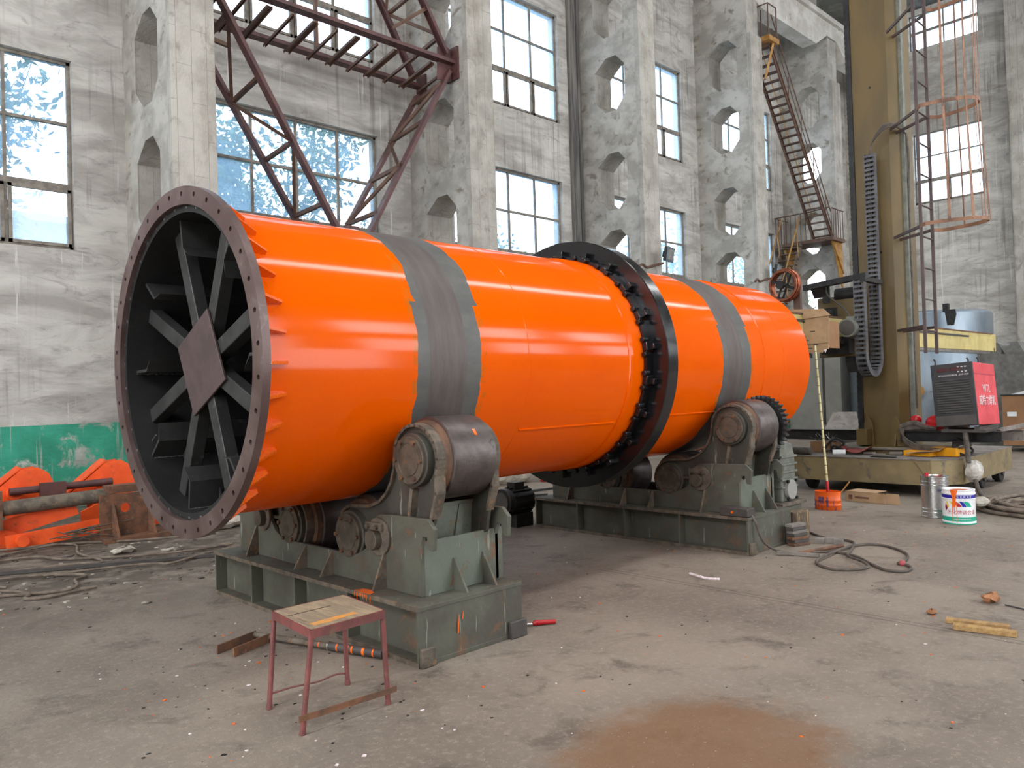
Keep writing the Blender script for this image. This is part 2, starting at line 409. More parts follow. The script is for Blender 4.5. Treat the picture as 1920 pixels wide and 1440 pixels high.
MT['rust_disc'] = simple('rusty_disc', (112, 80, 58), (84, 62, 48), 7, 0.7, 0.1, c3=(140, 92, 60), s3=12, t3=(0.58, 0.7))
MT['rust'] = simple('rusty_steel', (124, 84, 60), (92, 68, 54), 8, 0.8, 0.1, c3=(150, 108, 80), s3=20, t3=(0.58, 0.7), bump=0.4)
MT['truss'] = simple('red_brown_primer', (92, 58, 54), (78, 50, 48), 3, 0.55, c3=(66, 48, 46), s3=4, t3=(0.6, 0.75))
MT['stool_red'] = simple('chipped_maroon_paint', (124, 66, 62), (104, 58, 54), 9, 0.6, c3=(112, 84, 66), s3=16, t3=(0.57, 0.68))
MT['olive'] = simple('olive_yellow_machine_paint', (104, 84, 44), (90, 74, 42), 1.6, 0.5, c3=(96, 84, 56), s3=3, t3=(0.62, 0.8), stretch=(1, 1, 0.4))
MT['cream'] = simple('pale_yellow_machine_paint', (206, 188, 124), (188, 170, 110), 2, 0.5)
MT['carriage_base'] = simple('dusty_brown_green_paint', (142, 124, 88), (122, 106, 76), 1.8, 0.7, c3=(98, 88, 76), s3=4, t3=(0.56, 0.7))
MT['dust_top'] = simple('dusty_steel_top', (134, 126, 118), (112, 105, 98), 4, 0.85, c3=(84, 76, 70), s3=9, t3=(0.58, 0.68))
MT['chain'] = simple('grey_cable_chain', (92, 92, 96), (74, 74, 78), 5, 0.5, 0.1)
MT['machine_black'] = simple('greasy_black_metal', (34, 33, 33), (48, 46, 45), 9, 0.45, 0.3)
MT['motor'] = simple('grey_green_motor_paint', (118, 120, 108), (98, 100, 90), 7, 0.5)
MT['cardboard'] = simple('corrugated_cardboard', (178, 146, 112), (164, 132, 100), 5, 0.9, c3=(140, 112, 86), s3=9, t3=(0.64, 0.72))
MT['brown_card'] = simple('brown_crate_board', (150, 112, 78), (142, 104, 72), 3, 0.85)
MT['galv'] = simple('dull_galvanised_sheet', (142, 152, 160), (112, 124, 134), 0.8, 0.42, 0.75, stretch=(1, 1, 0.4), bump=0.1, bs=6)
MT['silver'] = simple('bright_tinplate', (205, 205, 203), (188, 188, 186), 5, 0.24, 0.95, bump=0.04)
MT['cabinet'] = simple('grey_cabinet_paint', (150, 148, 140), (140, 138, 130), 2, 0.5)
MT['red'] = simple('sun_faded_red_paint', (222, 78, 86), (204, 62, 70), 3, 0.45, c3=(180, 122, 116), s3=5, t3=(0.6, 0.78))
MT['red_gloss'] = simple('red_gloss_plastic', (186, 26, 34), (172, 22, 30), 6, 0.3)
MT['black_panel'] = simple('black_front_panel', (36, 34, 36), (44, 42, 43), 5, 0.5)
MT['panel_grey'] = simple('dark_grey_panel', (74, 68, 64), (64, 59, 56), 5, 0.6)
MT['white'] = simple('white_paint', (232, 232, 232), (222, 222, 222), 7, 0.4, bump=0.02)
MT['blue_print'] = simple('deep_blue_print', (34, 28, 150), (34, 28, 150), 7, 0.4, bump=0)
MT['green_print'] = simple('green_print', (20, 160, 130), (24, 166, 134), 7, 0.4, bump=0)
MT['yellow_print'] = simple('yellow_print', (228, 200, 40), (228, 200, 40), 7, 0.4, bump=0)
MT['purple_print'] = simple('purple_red_print', (110, 30, 90), (160, 30, 60), 7, 0.4, bump=0)
MT['magenta'] = simple('crimson_lettering', (176, 26, 72), (176, 26, 72), 7, 0.4, bump=0)
MT['white_letter'] = simple('chalk_white_lettering', (236, 226, 226), (210, 190, 190), 30, 0.6, bump=0)
MT['wood'] = simple('worn_bare_plywood', (152, 134, 108), (128, 112, 92), 5, 0.75, c3=(104, 86, 68), s3=8, t3=(0.56, 0.7), stretch=(5, 0.7, 1), bump=0.3, bs=20)
MT['plank'] = simple('pale_timber', (172, 138, 88), (146, 114, 72), 4, 0.8, stretch=(1, 6, 6), bump=0.3, bs=20)
MT['rubber'] = simple('dusty_rubber_cable', (74, 66, 60), (96, 86, 78), 12, 0.75)
MT['rubber_black'] = simple('black_rubber_cable', (36, 34, 34), (52, 48, 46), 12, 0.6)
MT['dusty_hose'] = simple('dust_covered_hose', (126, 112, 98), (98, 86, 76), 8, 0.9)
MT['copper'] = simple('copper_wire', (172, 104, 78), (140, 82, 62), 14, 0.35, 0.8)
MT['yellow_box'] = simple('yellow_carton', (244, 170, 12), (238, 160, 8), 6, 0.6)
MT['ochre'] = simple('ochre_painted_steel', (176, 132, 66), (150, 104, 50), 5, 0.6, c3=(120, 74, 40), s3=6, t3=(0.58, 0.7))
MT['brown_iron'] = simple('brown_painted_iron', (86, 62, 52), (104, 76, 60), 5, 0.65)
MT['cage'] = simple('rust_brown_flat_bar', (150, 108, 80), (122, 84, 62), 4, 0.6, c3=(96, 66, 52), s3=3, t3=(0.55, 0.65))
MT['ladder'] = simple('dark_painted_ladder', (70, 56, 54), (84, 66, 62), 5, 0.55)
MT['win_frame'] = simple('weathered_window_frame', (138, 130, 118), (112, 104, 96), 7, 0.7)
MT['grey_rock'] = simple('off_white_sacking', (190, 182, 168), (160, 152, 140), 9, 0.9, bump=0.5, bs=14)
MT['tarp'] = simple('creased_grey_tarpaulin', (120, 118, 112), (96, 94, 90), 4, 0.6, bump=0.5, bs=7)
MT['leafpaper'] = simple('crumpled_brown_paper', (170, 120, 84), (140, 96, 66), 12, 0.9)
MT['led'] = simple('dark_red_display', (70, 18, 22), (60, 16, 20), 9, 0.3)
MT['leaf'] = simple('pale_green_leaves', (120, 150, 120), (92, 128, 108), 3, 0.8, bump=0)
MT['bark'] = simple('grey_bark', (120, 118, 116), (96, 94, 92), 6, 0.9)
MT['out_wall'] = simple('neighbouring_building_render', (150, 170, 190), (138, 158, 180), 1, 0.9)
MT['grass'] = simple('yard_ground', (130, 136, 118), (110, 116, 98), 1, 0.95)

def mat_glass():
    m = N('glare_haze_window_glass'); m.n.remove(m.b)
    tr = m.n.new('ShaderNodeBsdfTransparent'); tl = m.n.new('ShaderNodeBsdfTranslucent'); gl = m.n.new('ShaderNodeBsdfGlossy')
    tl.inputs[0].default_value = (0.36, 0.54, 0.76, 1); tr.inputs[0].default_value = (0.97, 0.99, 1, 1); gl.inputs['Roughness'].default_value = 0.08  # bluish translucent film stands in for glare and haze over the view
    a = m.n.new('ShaderNodeMixShader'); b = m.n.new('ShaderNodeMixShader')
    f = m.math('ADD', 0.22, m.math('MULTIPLY', m.ramp(m.noise(1.1, 4, 0.6), 0.35, 0.7), 0.2))
    m.link(f, a.inputs[0]); m.link(tr.outputs[0], a.inputs[1]); m.link(tl.outputs[0], a.inputs[2])
    b.inputs[0].default_value = 0.04; m.link(a.outputs[0], b.inputs[1]); m.link(gl.outputs[0], b.inputs[2])
    m.link(b.outputs[0], m.out.inputs[0])
    return m.m
MT['glass'] = mat_glass()
# ================================================================= THE HALL
YW = 14.25      # inner face of the long wall
XE = 35.4       # inner face of the end wall
def struct(bm, name, mat, **k): return parts_bm(bm, name, mat, kind='structure', **k)

def wall_with_holes(u0, u1, z0, z1, holes, to3, thick):
    """grid of boxes around rectangular holes; to3(u, z, t) -> point, t in 0..thick"""
    b = MB(); us = sorted(set([u0, u1] + [h[0] for h in holes] + [h[1] for h in holes])); zs = sorted(set([z0, z1] + [h[2] for h in holes] + [h[3] for h in holes]))
    def hole(u, z): return any(h[0] < u < h[1] and h[2] < z < h[3] for h in holes)
    nu, nz = len(us) - 1, len(zs) - 1
    full = [[not hole((us[i] + us[i + 1]) / 2, (zs[j] + zs[j + 1]) / 2) for j in range(nz)] for i in range(nu)]
    V = {}
    def v(i, j, t):
        k = (i, j, t)
        if k not in V: V[k] = b.bm.verts.new(to3(us[i], zs[j], t * thick))
        return V[k]
    for i in range(nu):
        for j in range(nz):
            if not full[i][j]: continue
            b._f([v(i, j, 0), v(i + 1, j, 0), v(i + 1, j + 1, 0), v(i, j + 1, 0)])
            b._f([v(i, j, 1), v(i, j + 1, 1), v(i + 1, j + 1, 1), v(i + 1, j, 1)])
            if i == 0 or not full[i - 1][j]: b._f([v(i, j, 0), v(i, j + 1, 0), v(i, j + 1, 1), v(i, j, 1)])
            if i == nu - 1 or not full[i + 1][j]: b._f([v(i + 1, j, 0), v(i + 1, j, 1), v(i + 1, j + 1, 1), v(i + 1, j + 1, 0)])
            if j == 0 or not full[i][j - 1]: b._f([v(i, j, 0), v(i, j, 1), v(i + 1, j, 1), v(i + 1, j, 0)])
            if j == nz - 1 or not full[i][j + 1]: b._f([v(i, j + 1, 0), v(i + 1, j + 1, 0), v(i + 1, j + 1, 1), v(i, j + 1, 1)])
    return b.bm

b = MB(); b.box((-9, -12.5, -0.3), (XE + 1, YW + 0.5, 0.0)); o = struct(b.bm, 'floor', MT['floor'], smooth=False)
WINX = [(0.11, 3.93), (6.14, 9.99), (12.12, 15.98), (18.06, 21.92), (24.05, 27.85), (30.0, 33.7)]
WZ = [(4.2, 7.33), (8.92, 11.88)]
holes = [(a, c, z0, z1) for a, c in WINX for z0, z1 in WZ] + [(a, c, 15.35, 16.9) for a, c in WINX]
struct(wall_with_holes(-9, XE + 0.4, 0, 17.6, holes, lambda u, z, t: (u, YW + t, z), 0.36), 'wall_left', MT['wallx'], smooth=False)
EY = [(9.15, 11.75), (2.9, 6.9), (-3.3, 0.7)]
EZ = [(9.02, 11.98), (15.5, 17.0)]
holes = [(a, c, z0, z1) for a, c in EY for z0, z1 in EZ]
struct(wall_with_holes(-12.5, YW + 0.4, 0, 17.6, holes, lambda u, z, t: (XE + t, u, z), 0.36), 'wall_back', MT['wally'], smooth=False)
RXW = [(x - 1.8, x + 1.8, 8.9, 11.9) for x in (-1.5, 4.5, 10.5, 16.5, 22.5, 28.5)] + [(x - 1.8, x + 1.8, 4.45, 7.3) for x in (10.5, 16.5, 22.5, 28.5)] + [(10.4, 15.6, 0.0, 4.4)]
struct(wall_with_holes(-9, XE + 0.4, 0, 17.6, RXW, lambda u, z, t: (u, -12.1 - t, z), 0.36), 'wall_right', MT['wally'], smooth=False)
struct(wall_with_holes(-12.5, YW + 0.4, 0, 17.6, [(-8.2, -3.8, 8.2, 11.8), (-1.2, 3.2, 8.2, 11.8), (5.8, 10.2, 8.2, 11.8), (0.0, 6.0, 0.0, 5.1)], lambda u, z, t: (-9.0 - t, u, z), 0.36), 'wall_front', MT['wally'], smooth=False)  # unseen left end; its openings are added to go with the fill lights
# roof slab with openings for the roof lights
hs = [(-5.2, 33.2, 0.9, 2.1)]
struct(wall_with_holes(-9, XE + 0.4, -12.5, YW + 0.4, hs, lambda u, y, t: (u, y, 17.2 + t), 0.3), 'ceiling', MT['soffit'], smooth=False)
# plaster margins round the openings (raised bands)
wi = 0
def window(u0, u1, z0, z1, cols, rows, to3, dirn, sash=True):
    """steel window: frame, bars, sashes in the low row, one pane of glass"""
    global wi
    wi += 1
    def bx(b, a0, a1, c0, c1, d0, d1):
        p0 = to3(a0, c0, d0); p1 = to3(a1, c1, d1)
        b.box([min(p0[k], p1[k]) for k in range(3)], [max(p0[k], p1[k]) for k in range(3)])
    b = MB(); f = 0.055
    bx(b, u0, u1, z1 - f, z1, 0.10, 0.17); bx(b, u0, u1, z0, z0 + f, 0.10, 0.17)
    bx(b, u0, u0 + f, z0, z1, 0.10, 0.17); bx(b, u1 - f, u1, z0, z1, 0.10, 0.17)
    root = b.build('window_%d' % wi, MT['win_frame'], kind='structure')
    b = MB()
    for i in range(1, cols):
        u = u0 + (u1 - u0) * i / cols; bx(b, u - 0.025, u + 0.025, z0 + f, z1 - f, 0.105, 0.16)
    for j in range(1, rows):
        z = z0 + (z1 - z0) * j / rows; hh = 0.05 if j == 1 else 0.024
        bx(b, u0 + f, u1 - f, z - hh, z + hh, 0.10, 0.162)
    b.build('glazing_bars', MT['win_frame'], root)
    if sash:
        for i in range(cols):
            a = u0 + (u1 - u0) * i / cols + 0.03; c = u0 + (u1 - u0) * (i + 1) / cols - 0.03
            zz0 = z0 + f; zz1 = z0 + (z1 - z0) / rows - 0.05
            b = MB(); bx(b, a, c, zz0, zz0 + 0.05, 0.07, 0.12); bx(b, a, c, zz1 - 0.05, zz1, 0.07, 0.12)
            bx(b, a, a + 0.05, zz0, zz1, 0.07, 0.12); bx(b, c - 0.05, c, zz0, zz1, 0.07, 0.12)
            b.build('sash', MT['win_frame'], root)
    b = MB(); bx(b, u0 + 0.01, u1 - 0.01, z0 + 0.01, z1 - 0.01, 0.128, 0.132)
    b.build('glass', MT['glass'], root, smooth=False)
    return root
tx = lambda u, z, d: (u, YW + d, z)
for a, c in WINX[:5]:
    for z0, z1 in WZ: window(a, c, z0, z1, 4, 3, tx, 0)
for a, c in WINX[1:2] + WINX[4:5]: window(a, c, 15.35, 16.9, 4, 1, tx, 0, False)
te = lambda u, z, d: (XE + d, u, z)
window(EY[0][0], EY[0][1], 9.02, 11.98, 2, 3, te, 1)
window(EY[0][0], EY[0][1], 15.5, 17.0, 2, 2, te, 1, False)
window(EY[1][0], EY[1][1], 9.02, 11.98, 4, 3, te, 1)
window(EY[1][0], EY[1][1], 15.5, 17.0, 4, 2, te, 1, False)

# ---- perforated concrete columns along the long wall
YF = 12.32
OCT = [(4.40, 5.94), (6.50, 8.03), (9.16, 10.63), (11.2, 12.75), (1.75, 3.3)]
def octa(z0, z1):
    return [(12.70, z0 + 0.33), (12.99, z0), (13.36, z0), (13.71, z0 + 0.33), (13.71, z1 - 0.30), (13.32, z1), (12.98, z1), (12.70, z1 - 0.30)]
def column(x0, w, n, ztop):
    """web plate with octagonal openings between y=YF and the wall"""
    b = MB(); bm = b.bm
    ys0, ys1 = YF, YW + 0.02
    zs = [0.0]
    oc = sorted(OCT)
    cuts = [0.0]
    for i in range(len(oc) - 1): cuts.append((oc[i][1] + oc[i + 1][0]) / 2)
    cuts.append(ztop)
    for x in (x0, x0 + w):
        for k, (z0, z1) in enumerate(oc):
            a, c = cuts[k], cuts[k + 1]
            P = [bm.verts.new((x, y, z)) for y, z in octa(z0, z1)]
            Q = [bm.verts.new((x, y, z)) for y, z in ((ys0, z0 + 0.33), (ys0, a), (ys1, a), (ys1, z0 + 0.33), (ys1, z1 - 0.3), (ys1, c), (ys0, c), (ys0, z1 - 0.3))]
            ring = [(0, 1), (1, 2), (2, 3), (3, 4), (4, 5), (5, 6), (6, 7), (7, 0)]
            for i, j in ring:
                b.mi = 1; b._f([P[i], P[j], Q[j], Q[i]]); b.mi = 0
    for z0, z1 in oc:
        A = [bm.verts.new((x0, y, z)) for y, z in octa(z0, z1)]; B = [bm.verts.new((x0 + w, y, z)) for y, z in octa(z0, z1)]
        for i in range(8): b._f([A[i], A[(i + 1) % 8], B[(i + 1) % 8], B[i]])
    # front face and top
    v = [bm.verts.new(p) for p in ((x0, ys0, 0), (x0 + w, ys0, 0), (x0 + w, ys0, ztop), (x0, ys0, ztop))]; b._f(v)
    v = [bm.verts.new(p) for p in ((x0, ys0, ztop), (x0 + w, ys0, ztop), (x0 + w, ys1, ztop), (x0, ys1, ztop))]; b._f(v)
    # narrow upper column behind the crane shelf
    b.box((x0 + 0.06, YF + 0.62, ztop), (x0 + w - 0.06, YW + 0.02, 17.2))
    b.box((x0 - 0.004, YF - 0.12, 0), (x0 + w + 0.004, YF + 0.02, 12.76))
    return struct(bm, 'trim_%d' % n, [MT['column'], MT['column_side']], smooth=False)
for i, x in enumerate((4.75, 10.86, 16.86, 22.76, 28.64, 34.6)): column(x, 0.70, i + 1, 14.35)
column(-1.25, 0.70, 7, 14.35)
# crane girder resting on the columns beyond column 4
b = MB(); b.xz([(22.9, 14.1), (23.7, 13.85), (27.7, 13.85), (28.6, 14.4), (29.4, 14.4), (30.2, 13.85), (34.0, 13.85), (34.6, 14.4), (34.6, 15.0), (22.9, 15.0)], YF - 0.02, YF + 0.5)
b.box((22.9, YF - 0.14, 14.92), (34.6, YF + 0.7, 15.1))
struct(b.bm, 'trim_8', MT['beam_conc'], smooth=False)
b = MB(); b.box((16.34, YW - 0.10, 0), (16.62, YW + 0.01, 17.2)); b.cyl((16.72, YW - 0.06, 0), (16.72, YW - 0.06, 17.2), 0.055, 12); struct(b.bm, 'trim_13', MT['stain'])
# pilasters on the end wall and a water-stained pipe chase in bay 3
b = MB(); b.box((XE - 0.45, 7.55, 0), (XE + 0.01, 8.15, 17.2)); b.box((XE - 0.7, 7.65, 0), (XE - 0.42, 8.05, 12.6)); struct(b.bm, 'trim_9', MT['column'], smooth=False)
b = MB(); b.box((XE - 0.5, 12.6, 0), (XE + 0.01, 13.1, 17.2)); struct(b.bm, 'trim_10', MT['column'], smooth=False)
b = MB(); b.box((XE - 0.6, 1.4, 0), (XE + 0.01, 2.1, 17.2)); struct(b.bm, 'trim_11', MT['column'], smooth=False)

# ---- outside: yard, neighbour building, trees
b = MB(); b.box((-20, YW + 0.6, -0.35), (60, 70, -0.3)); b.box((XE + 1.2, -30, -0.35), (60, YW + 0.6, -0.3)); struct(b.bm, 'trim_12', MT['grass'], smooth=False)
bl = thing('yard_building', (3, 28, -0.3), 'low pale building with a flat roof beyond the lower windows', 'building')
b = MB(); b.box((-14, 24.5, -0.3), (19.2, 32, 6.75)); b.build('wall', MT['out_wall'], bl, smooth=False)
b = MB(); b.box((-14.2, 24.3, 6.75), (19.4, 32.2, 6.95)); b.build('roof', MT['out_wall'], bl, smooth=False)

def tree(x, y, h, seed, label, leafn=2600, spread=2.6, lean=0.0):
    r = random.Random(seed)
    t = thing('broadleaf_tree', (x, y, -0.3), label, 'tree')
    b = MB(); tips = []
    def grow(p, d, L, rad, lev):
        n = 4; pts = [p.copy()]; rr = [rad]
        for i in range(n):
            d = (d + Vector((r.uniform(-1, 1), r.uniform(-1, 1), r.uniform(-0.3, 0.6))) * 0.16).normalized()
            p = p + d * (L / n); pts.append(p.copy()); rr.append(rad * (1 - 0.45 * (i + 1) / n))
        b.tube(pts, rr, 6 if lev < 2 else 4)
        if lev >= 2: tips.extend(pts[1:])
        if lev < 4:
            for k in range(3 if lev else 5):
                a = r.uniform(0, 2 * PI); s = r.uniform(0.5, 0.95)
                dd = (d * 0.75 + Vector((math.cos(a) * s, math.sin(a) * s, r.uniform(0.0, 0.5)))).normalized()
                q = pts[r.randint(2, n)]
                grow(q, dd, L * r.uniform(0.58, 0.75), rad * 0.5, lev + 1)
    grow(Vector((x, y, -0.3)), Vector((lean, 0, 1)).normalized(), h * 0.42, h * 0.014, 0)
    b.build('trunk', MT['bark'], t)
    b = MB()
    for i in range(leafn):
        c = r.choice(tips) + Vector((r.gauss(0, 0.28), r.gauss(0, 0.28), r.gauss(0, 0.22)))
        a = Vector((r.uniform(-1, 1), r.uniform(-1, 1), r.uniform(-1, 0.4))).normalized() * r.uniform(0.14, 0.28)
        s = a.cross(Vector((r.uniform(-1, 1), r.uniform(-1, 1), r.uniform(-1, 1)))).normalized() * 0.05
        v = [b.bm.verts.new(q) for q in (c, c + a * 0.5 + s, c + a, c + a * 0.5 - s)]; b._f(v)
    b.build('foliage', MT['leaf'], t, smooth=False)
    return t
tree(2.6, 18.6, 12.5, 3, 'leafy tree outside the leftmost window of the long wall', 7000)
tree(9.0, 18.2, 10.0, 5, 'bushy tree filling the window behind the steel bracing', 7500)
tree(14.6, 19.6, 8.6, 11, 'bare-limbed tree left of the lower middle window', 4000)
tree(19.0, 19.6, 8.2, 14, 'tree seen through the lower middle window, right of the bare-limbed one', 6000)
tree(28.0, 20.5, 9.0, 21, 'pale tree outside the tall narrow windows, right of the middle ones', 3200)
tree(36.0, 21.0, 9.0, 28, 'farthest tree outside, seen through column openings on the right', 3000)
# ================================================================= THE DRUM
# local frame: x along the drum axis (away from the open end), y away from the camera, z up
DC = Vector((1.9914, 5.1282, 1.8692))
AX = Vector((1, 0.02127, 0.00186)).normalized()
EY_ = Vector((0, 1, 0)); EY_ = (EY_ - AX * EY_.dot(AX)).normalized(); EZ_ = AX.cross(EY_)
DM = Matrix(((AX.x, EY_.x, EZ_.x, DC.x), (AX.y, EY_.y, EZ_.y, DC.y), (AX.z, EY_.z, EZ_.z, DC.z), (0, 0, 0, 1)))
RS, RF, RI, DL = 1.0034, 1.1213, 1.0126, 7.12
drum = thing('rotary_drum', (0, 0, 0), 'long glossy orange steel drum with two bare grey bands, cradled on two roller stands', 'drum')
drum.matrix_world = DM
def dp(b, name, mat, par=drum, **k):
    o = parts_bm(b.bm, name, mat, None, **k); o.parent = par; return o
def pol(x, r, deg):   # deg measured from the camera side (-y) upwards
    a = math.radians(deg); return Vector((x, -r * math.cos(a), r * math.sin(a)))
# shell, with the real wall thickness
b = MB()
b.lathe([(0.045, RS - 0.006), (0.045, RS), (2.23, RS), (2.235, RS + 0.003), (2.245, RS + 0.003), (2.25, RS), (3.50, RS), (3.505, RS + 0.012), (4.12, RS + 0.012), (4.125, RS),
         (5.98, RS), (5.983, RS + 0.008), (6.0, RS + 0.008), (6.003, RS), (6.44, RS), (6.444, RS + 0.003), (6.45, RS), (DL, RS), (DL, RS - 0.022)], (0, 0, 0), (1, 0, 0), 160)
dp(b, 'shell', MT['drum'], ang=9)
b = MB(); b.lathe([(0.03, RS - 0.003), (0.03, RS - 0.022), (DL + 0.002, RS - 0.022)], (0, 0, 0), (1, 0, 0), 96)
b.lathe([(0.03, RS - 0.022), (0.03, RS - 0.040), (DL, RS - 0.040), (DL, RS - 0.022)], (0, 0, 0), (1, 0, 0), 96)
dp(b, 'lining', MT['lining'])
# open-end flange with 36 real bolt holes
def flange(x0, x1, ri, ro, rh, hr, nh, off):
    b = MB(); bm = b.bm; m = 5
    for k in range(nh):
        c = off + 360.0 * k / nh; h = 180.0 / nh
        outer = [(ri, c - h + 2 * h * i / m) for i in range(m + 1)] + [(ro, c + h - 2 * h * i / m) for i in range(m + 1)]
        hc = pol(0, rh, c)
        for x in (x0, x1):
            V = [bm.verts.new(pol(x, r, a)) for r, a in outer]
            H = []
            for r, a in outer:
                d = pol(0, r, a) - hc; d.x = 0; d.normalize(); H.append(bm.verts.new(Vector((x, hc.y, hc.z)) + d * hr))
            n = len(V)
            for i in range(n): b._f([V[i], V[(i + 1) % n], H[(i + 1) % n], H[i]])
        A = []; Bv = []
        for r, a in outer:
            d = pol(0, r, a) - hc; d.x = 0; d.normalize()
            A.append(bm.verts.new(Vector((x0, hc.y, hc.z)) + d * hr)); Bv.append(bm.verts.new(Vector((x1, hc.y, hc.z)) + d * hr))
        for i in range(len(A)): b._f([A[i], A[(i + 1) % len(A)], Bv[(i + 1) % len(A)], Bv[i]])
        for i in range(m):
            for r in (ri, ro):
                q = [pol(x, r, c - h + 2 * h * j / m) for x, j in ((x0, i), (x1, i), (x1, i + 1), (x0, i + 1))]
                b._f([bm.verts.new(p) for p in q])
    bmesh.ops.remove_doubles(bm, verts=bm.verts, dist=0.0004)
    return b
dp(flange(0.0, 0.05, RI - 0.006, RF, 1.074, 0.0165, 36, 3.0), 'end_flange', MT['flange'], ang=30)
# weld bead between flange and shell, inside
b = MB()
pts = [pol(0.045 + 0.004 * math.sin(i * 1.7), RI - 0.018 + 0.003 * math.sin(i * 2.3), i * 360 / 140) for i in range(140)]
b.tube(pts, 0.014, 6, closed=True); dp(b, 'weld_bead', MT['weld'])
# longitudinal seams
b = MB(); b.tube([pol(x, RS + 0.001, -33) for x in (2.26, 2.8, 3.46)], 0.009, 6); dp(b, 'seam_weld', MT['drum'])
b = MB(); b.tube([pol(x, RS + 0.001, -31) for x in (4.15, 4.7, 5.3)], 0.009, 6); dp(b, 'seam_weld', MT['drum'])
# orange gussets behind the flange
g0 = None
for k in range(36):
    a = -2.7 + k * 10.0
    if g0 is None:
        b = MB(); t = 0.009
        b.prism([(0.05, RS - 0.002), (0.205, RS - 0.002), (0.205, RS + 0.028), (0.06, RF - 0.012), (0.05, RF - 0.012)], (0, 0, -t), (1, 0, 0), (0, -1, 0), (0, 0, 1), 2 * t)
        g0 = dp(b, 'gusset', MT['orange'], ang=20)
        g0.rotation_euler = (math.radians(-a), 0, 0)
    else:
        g = g0.copy(); COL.objects.link(g); g.parent = drum; g.rotation_euler = (math.radians(-a), 0, 0)
# hub plate and eight spokes
hp = MB(); R = 0.368
hp.prism([(R * math.cos(math.radians(71 + 90 * i)), R * math.sin(math.radians(71 + 90 * i))) for i in range(4)], (0.15, 0, 0), (0, -1, 0), (0, 0, 1), (1, 0, 0), 0.016)
dp(hp, 'hub_plate', MT['hub'], bevel=0.003)
s0 = None
for k in range(8):
    a = 21 + 45 * k
    if s0 is None:
        b = MB(); b.box((0.17, -0.97, -0.052), (0.26, -0.05, 0.052)); s0 = dp(b, 'spoke', MT['darksteel'], bevel=0.006); s = s0
    else: s = s0.copy(); COL.objects.link(s); s.parent = drum
    s.rotation_euler = (math.radians(-a), 0, 0)
# second spider at mid length and lifting flights
hp = MB(); hp.prism([(R * math.cos(math.radians(40 + 90 * i)), R * math.sin(math.radians(40 + 90 * i))) for i in range(4)], (3.6, 0, 0), (0, -1, 0), (0, 0, 1), (1, 0, 0), 0.016)
dp(hp, 'hub_plate', MT['hub'])
for k in range(8):
    s = s0.copy(); COL.objects.link(s); s.parent = drum; s.location = (3.45, 0, 0); s.rotation_euler = (math.radians(-(10 + 45 * k)), 0, 0)
# flights: radial plate with a bent lip; lip leans clockwise seen from the open end
def flight(x0, x1):
    b = MB(); t = 0.01; ri = RS - 0.03
    P = [(ri, 0.0), (0.775, 0.0), (0.70, -0.085)]
    def y(r): return -r
    poly = [(-P[0][0], -t), (-P[1][0], -t), (-P[2][0], P[2][1] - t * 0.4), (-P[2][0] - 0.012, P[2][1] + t * 0.9), (-P[1][0] - 0.004, t), (-P[0][0], t)]
    b.prism(poly, (x0, 0, 0), (0, 1, 0), (0, 0, 1), (1, 0, 0), x1 - x0)
    return b
f0 = None
rows = [(0.10, [98, 141, 181, 221, 263, 309, 1, 52]), (1.35, [120, 165, 210, 255, 300, 345, 30, 75]), (2.6, [98, 143, 188, 233, 278, 323, 8, 53])]
for x, angs in rows:
    for a in angs:
        if f0 is None: f0 = dp(flight(0.0, 1.05), 'lifting_flight', MT['darksteel'], ang=20, bevel=0.002); f = f0
        else: f = f0.copy(); COL.objects.link(f); f.parent = drum
        f.location = (x, 0, 0); f.rotation_euler = (math.radians(-a), 0, 0)
# small triangular stiffeners on the low flights
q0 = None
for a, x in ((221, 0.32), (263, 0.30), (181, 0.55), (309, 0.35)):
    if q0 is None:
        b = MB(); b.prism([(-(RS - 0.03), 0.005), (-(RS - 0.03), 0.075), (-0.83, 0.005)], (0, 0, 0), (0, 1, 0), (0, 0, 1), (1, 0, 0), 0.012)
        q0 = dp(b, 'flight_stiffener', MT['darksteel'], ang=20); q = q0
    else: q = q0.copy(); COL.objects.link(q); q.parent = drum
    q.location = (x, 0, 0); q.rotation_euler = (math.radians(-a), 0, 0)
# fillet welds that glint inside
for a in (221, 263, 181):
    b = MB(); b.tube([pol(0.10 + 0.02 * i, RS - 0.038, a + 0.8 + 0.15 * math.sin(i * 2)) for i in range(22)], 0.006, 5); dp(b, 'weld_bead', MT['weld'])
b = MB(); b.tube([pol(0.2 + 0.0 * i, 0.90 + 0.012 * i, 215) for i in range(8)], 0.006, 5); dp(b, 'weld_bead', MT['weld'])
b = MB(); b.tube([pol(0.13, 0.86 + 0.012 * i, 214) for i in range(8)], 0.006, 5); dp(b, 'weld_bead', MT['weld'])
# riding ring
b = MB(); X0, X1 = 3.80, 3.96; Ri2, Ro2 = 1.046, 1.206
b.lathe([(X0, Ri2), (X0, Ro2 - 0.006), (X0 + 0.006, Ro2), (X1 - 0.006, Ro2), (X1, Ro2 - 0.006), (X1, Ri2)], (0, 0, 0), (1, 0, 0), 160, close=True)
ring = dp(b, 'riding_ring', MT['black'], ang=30)
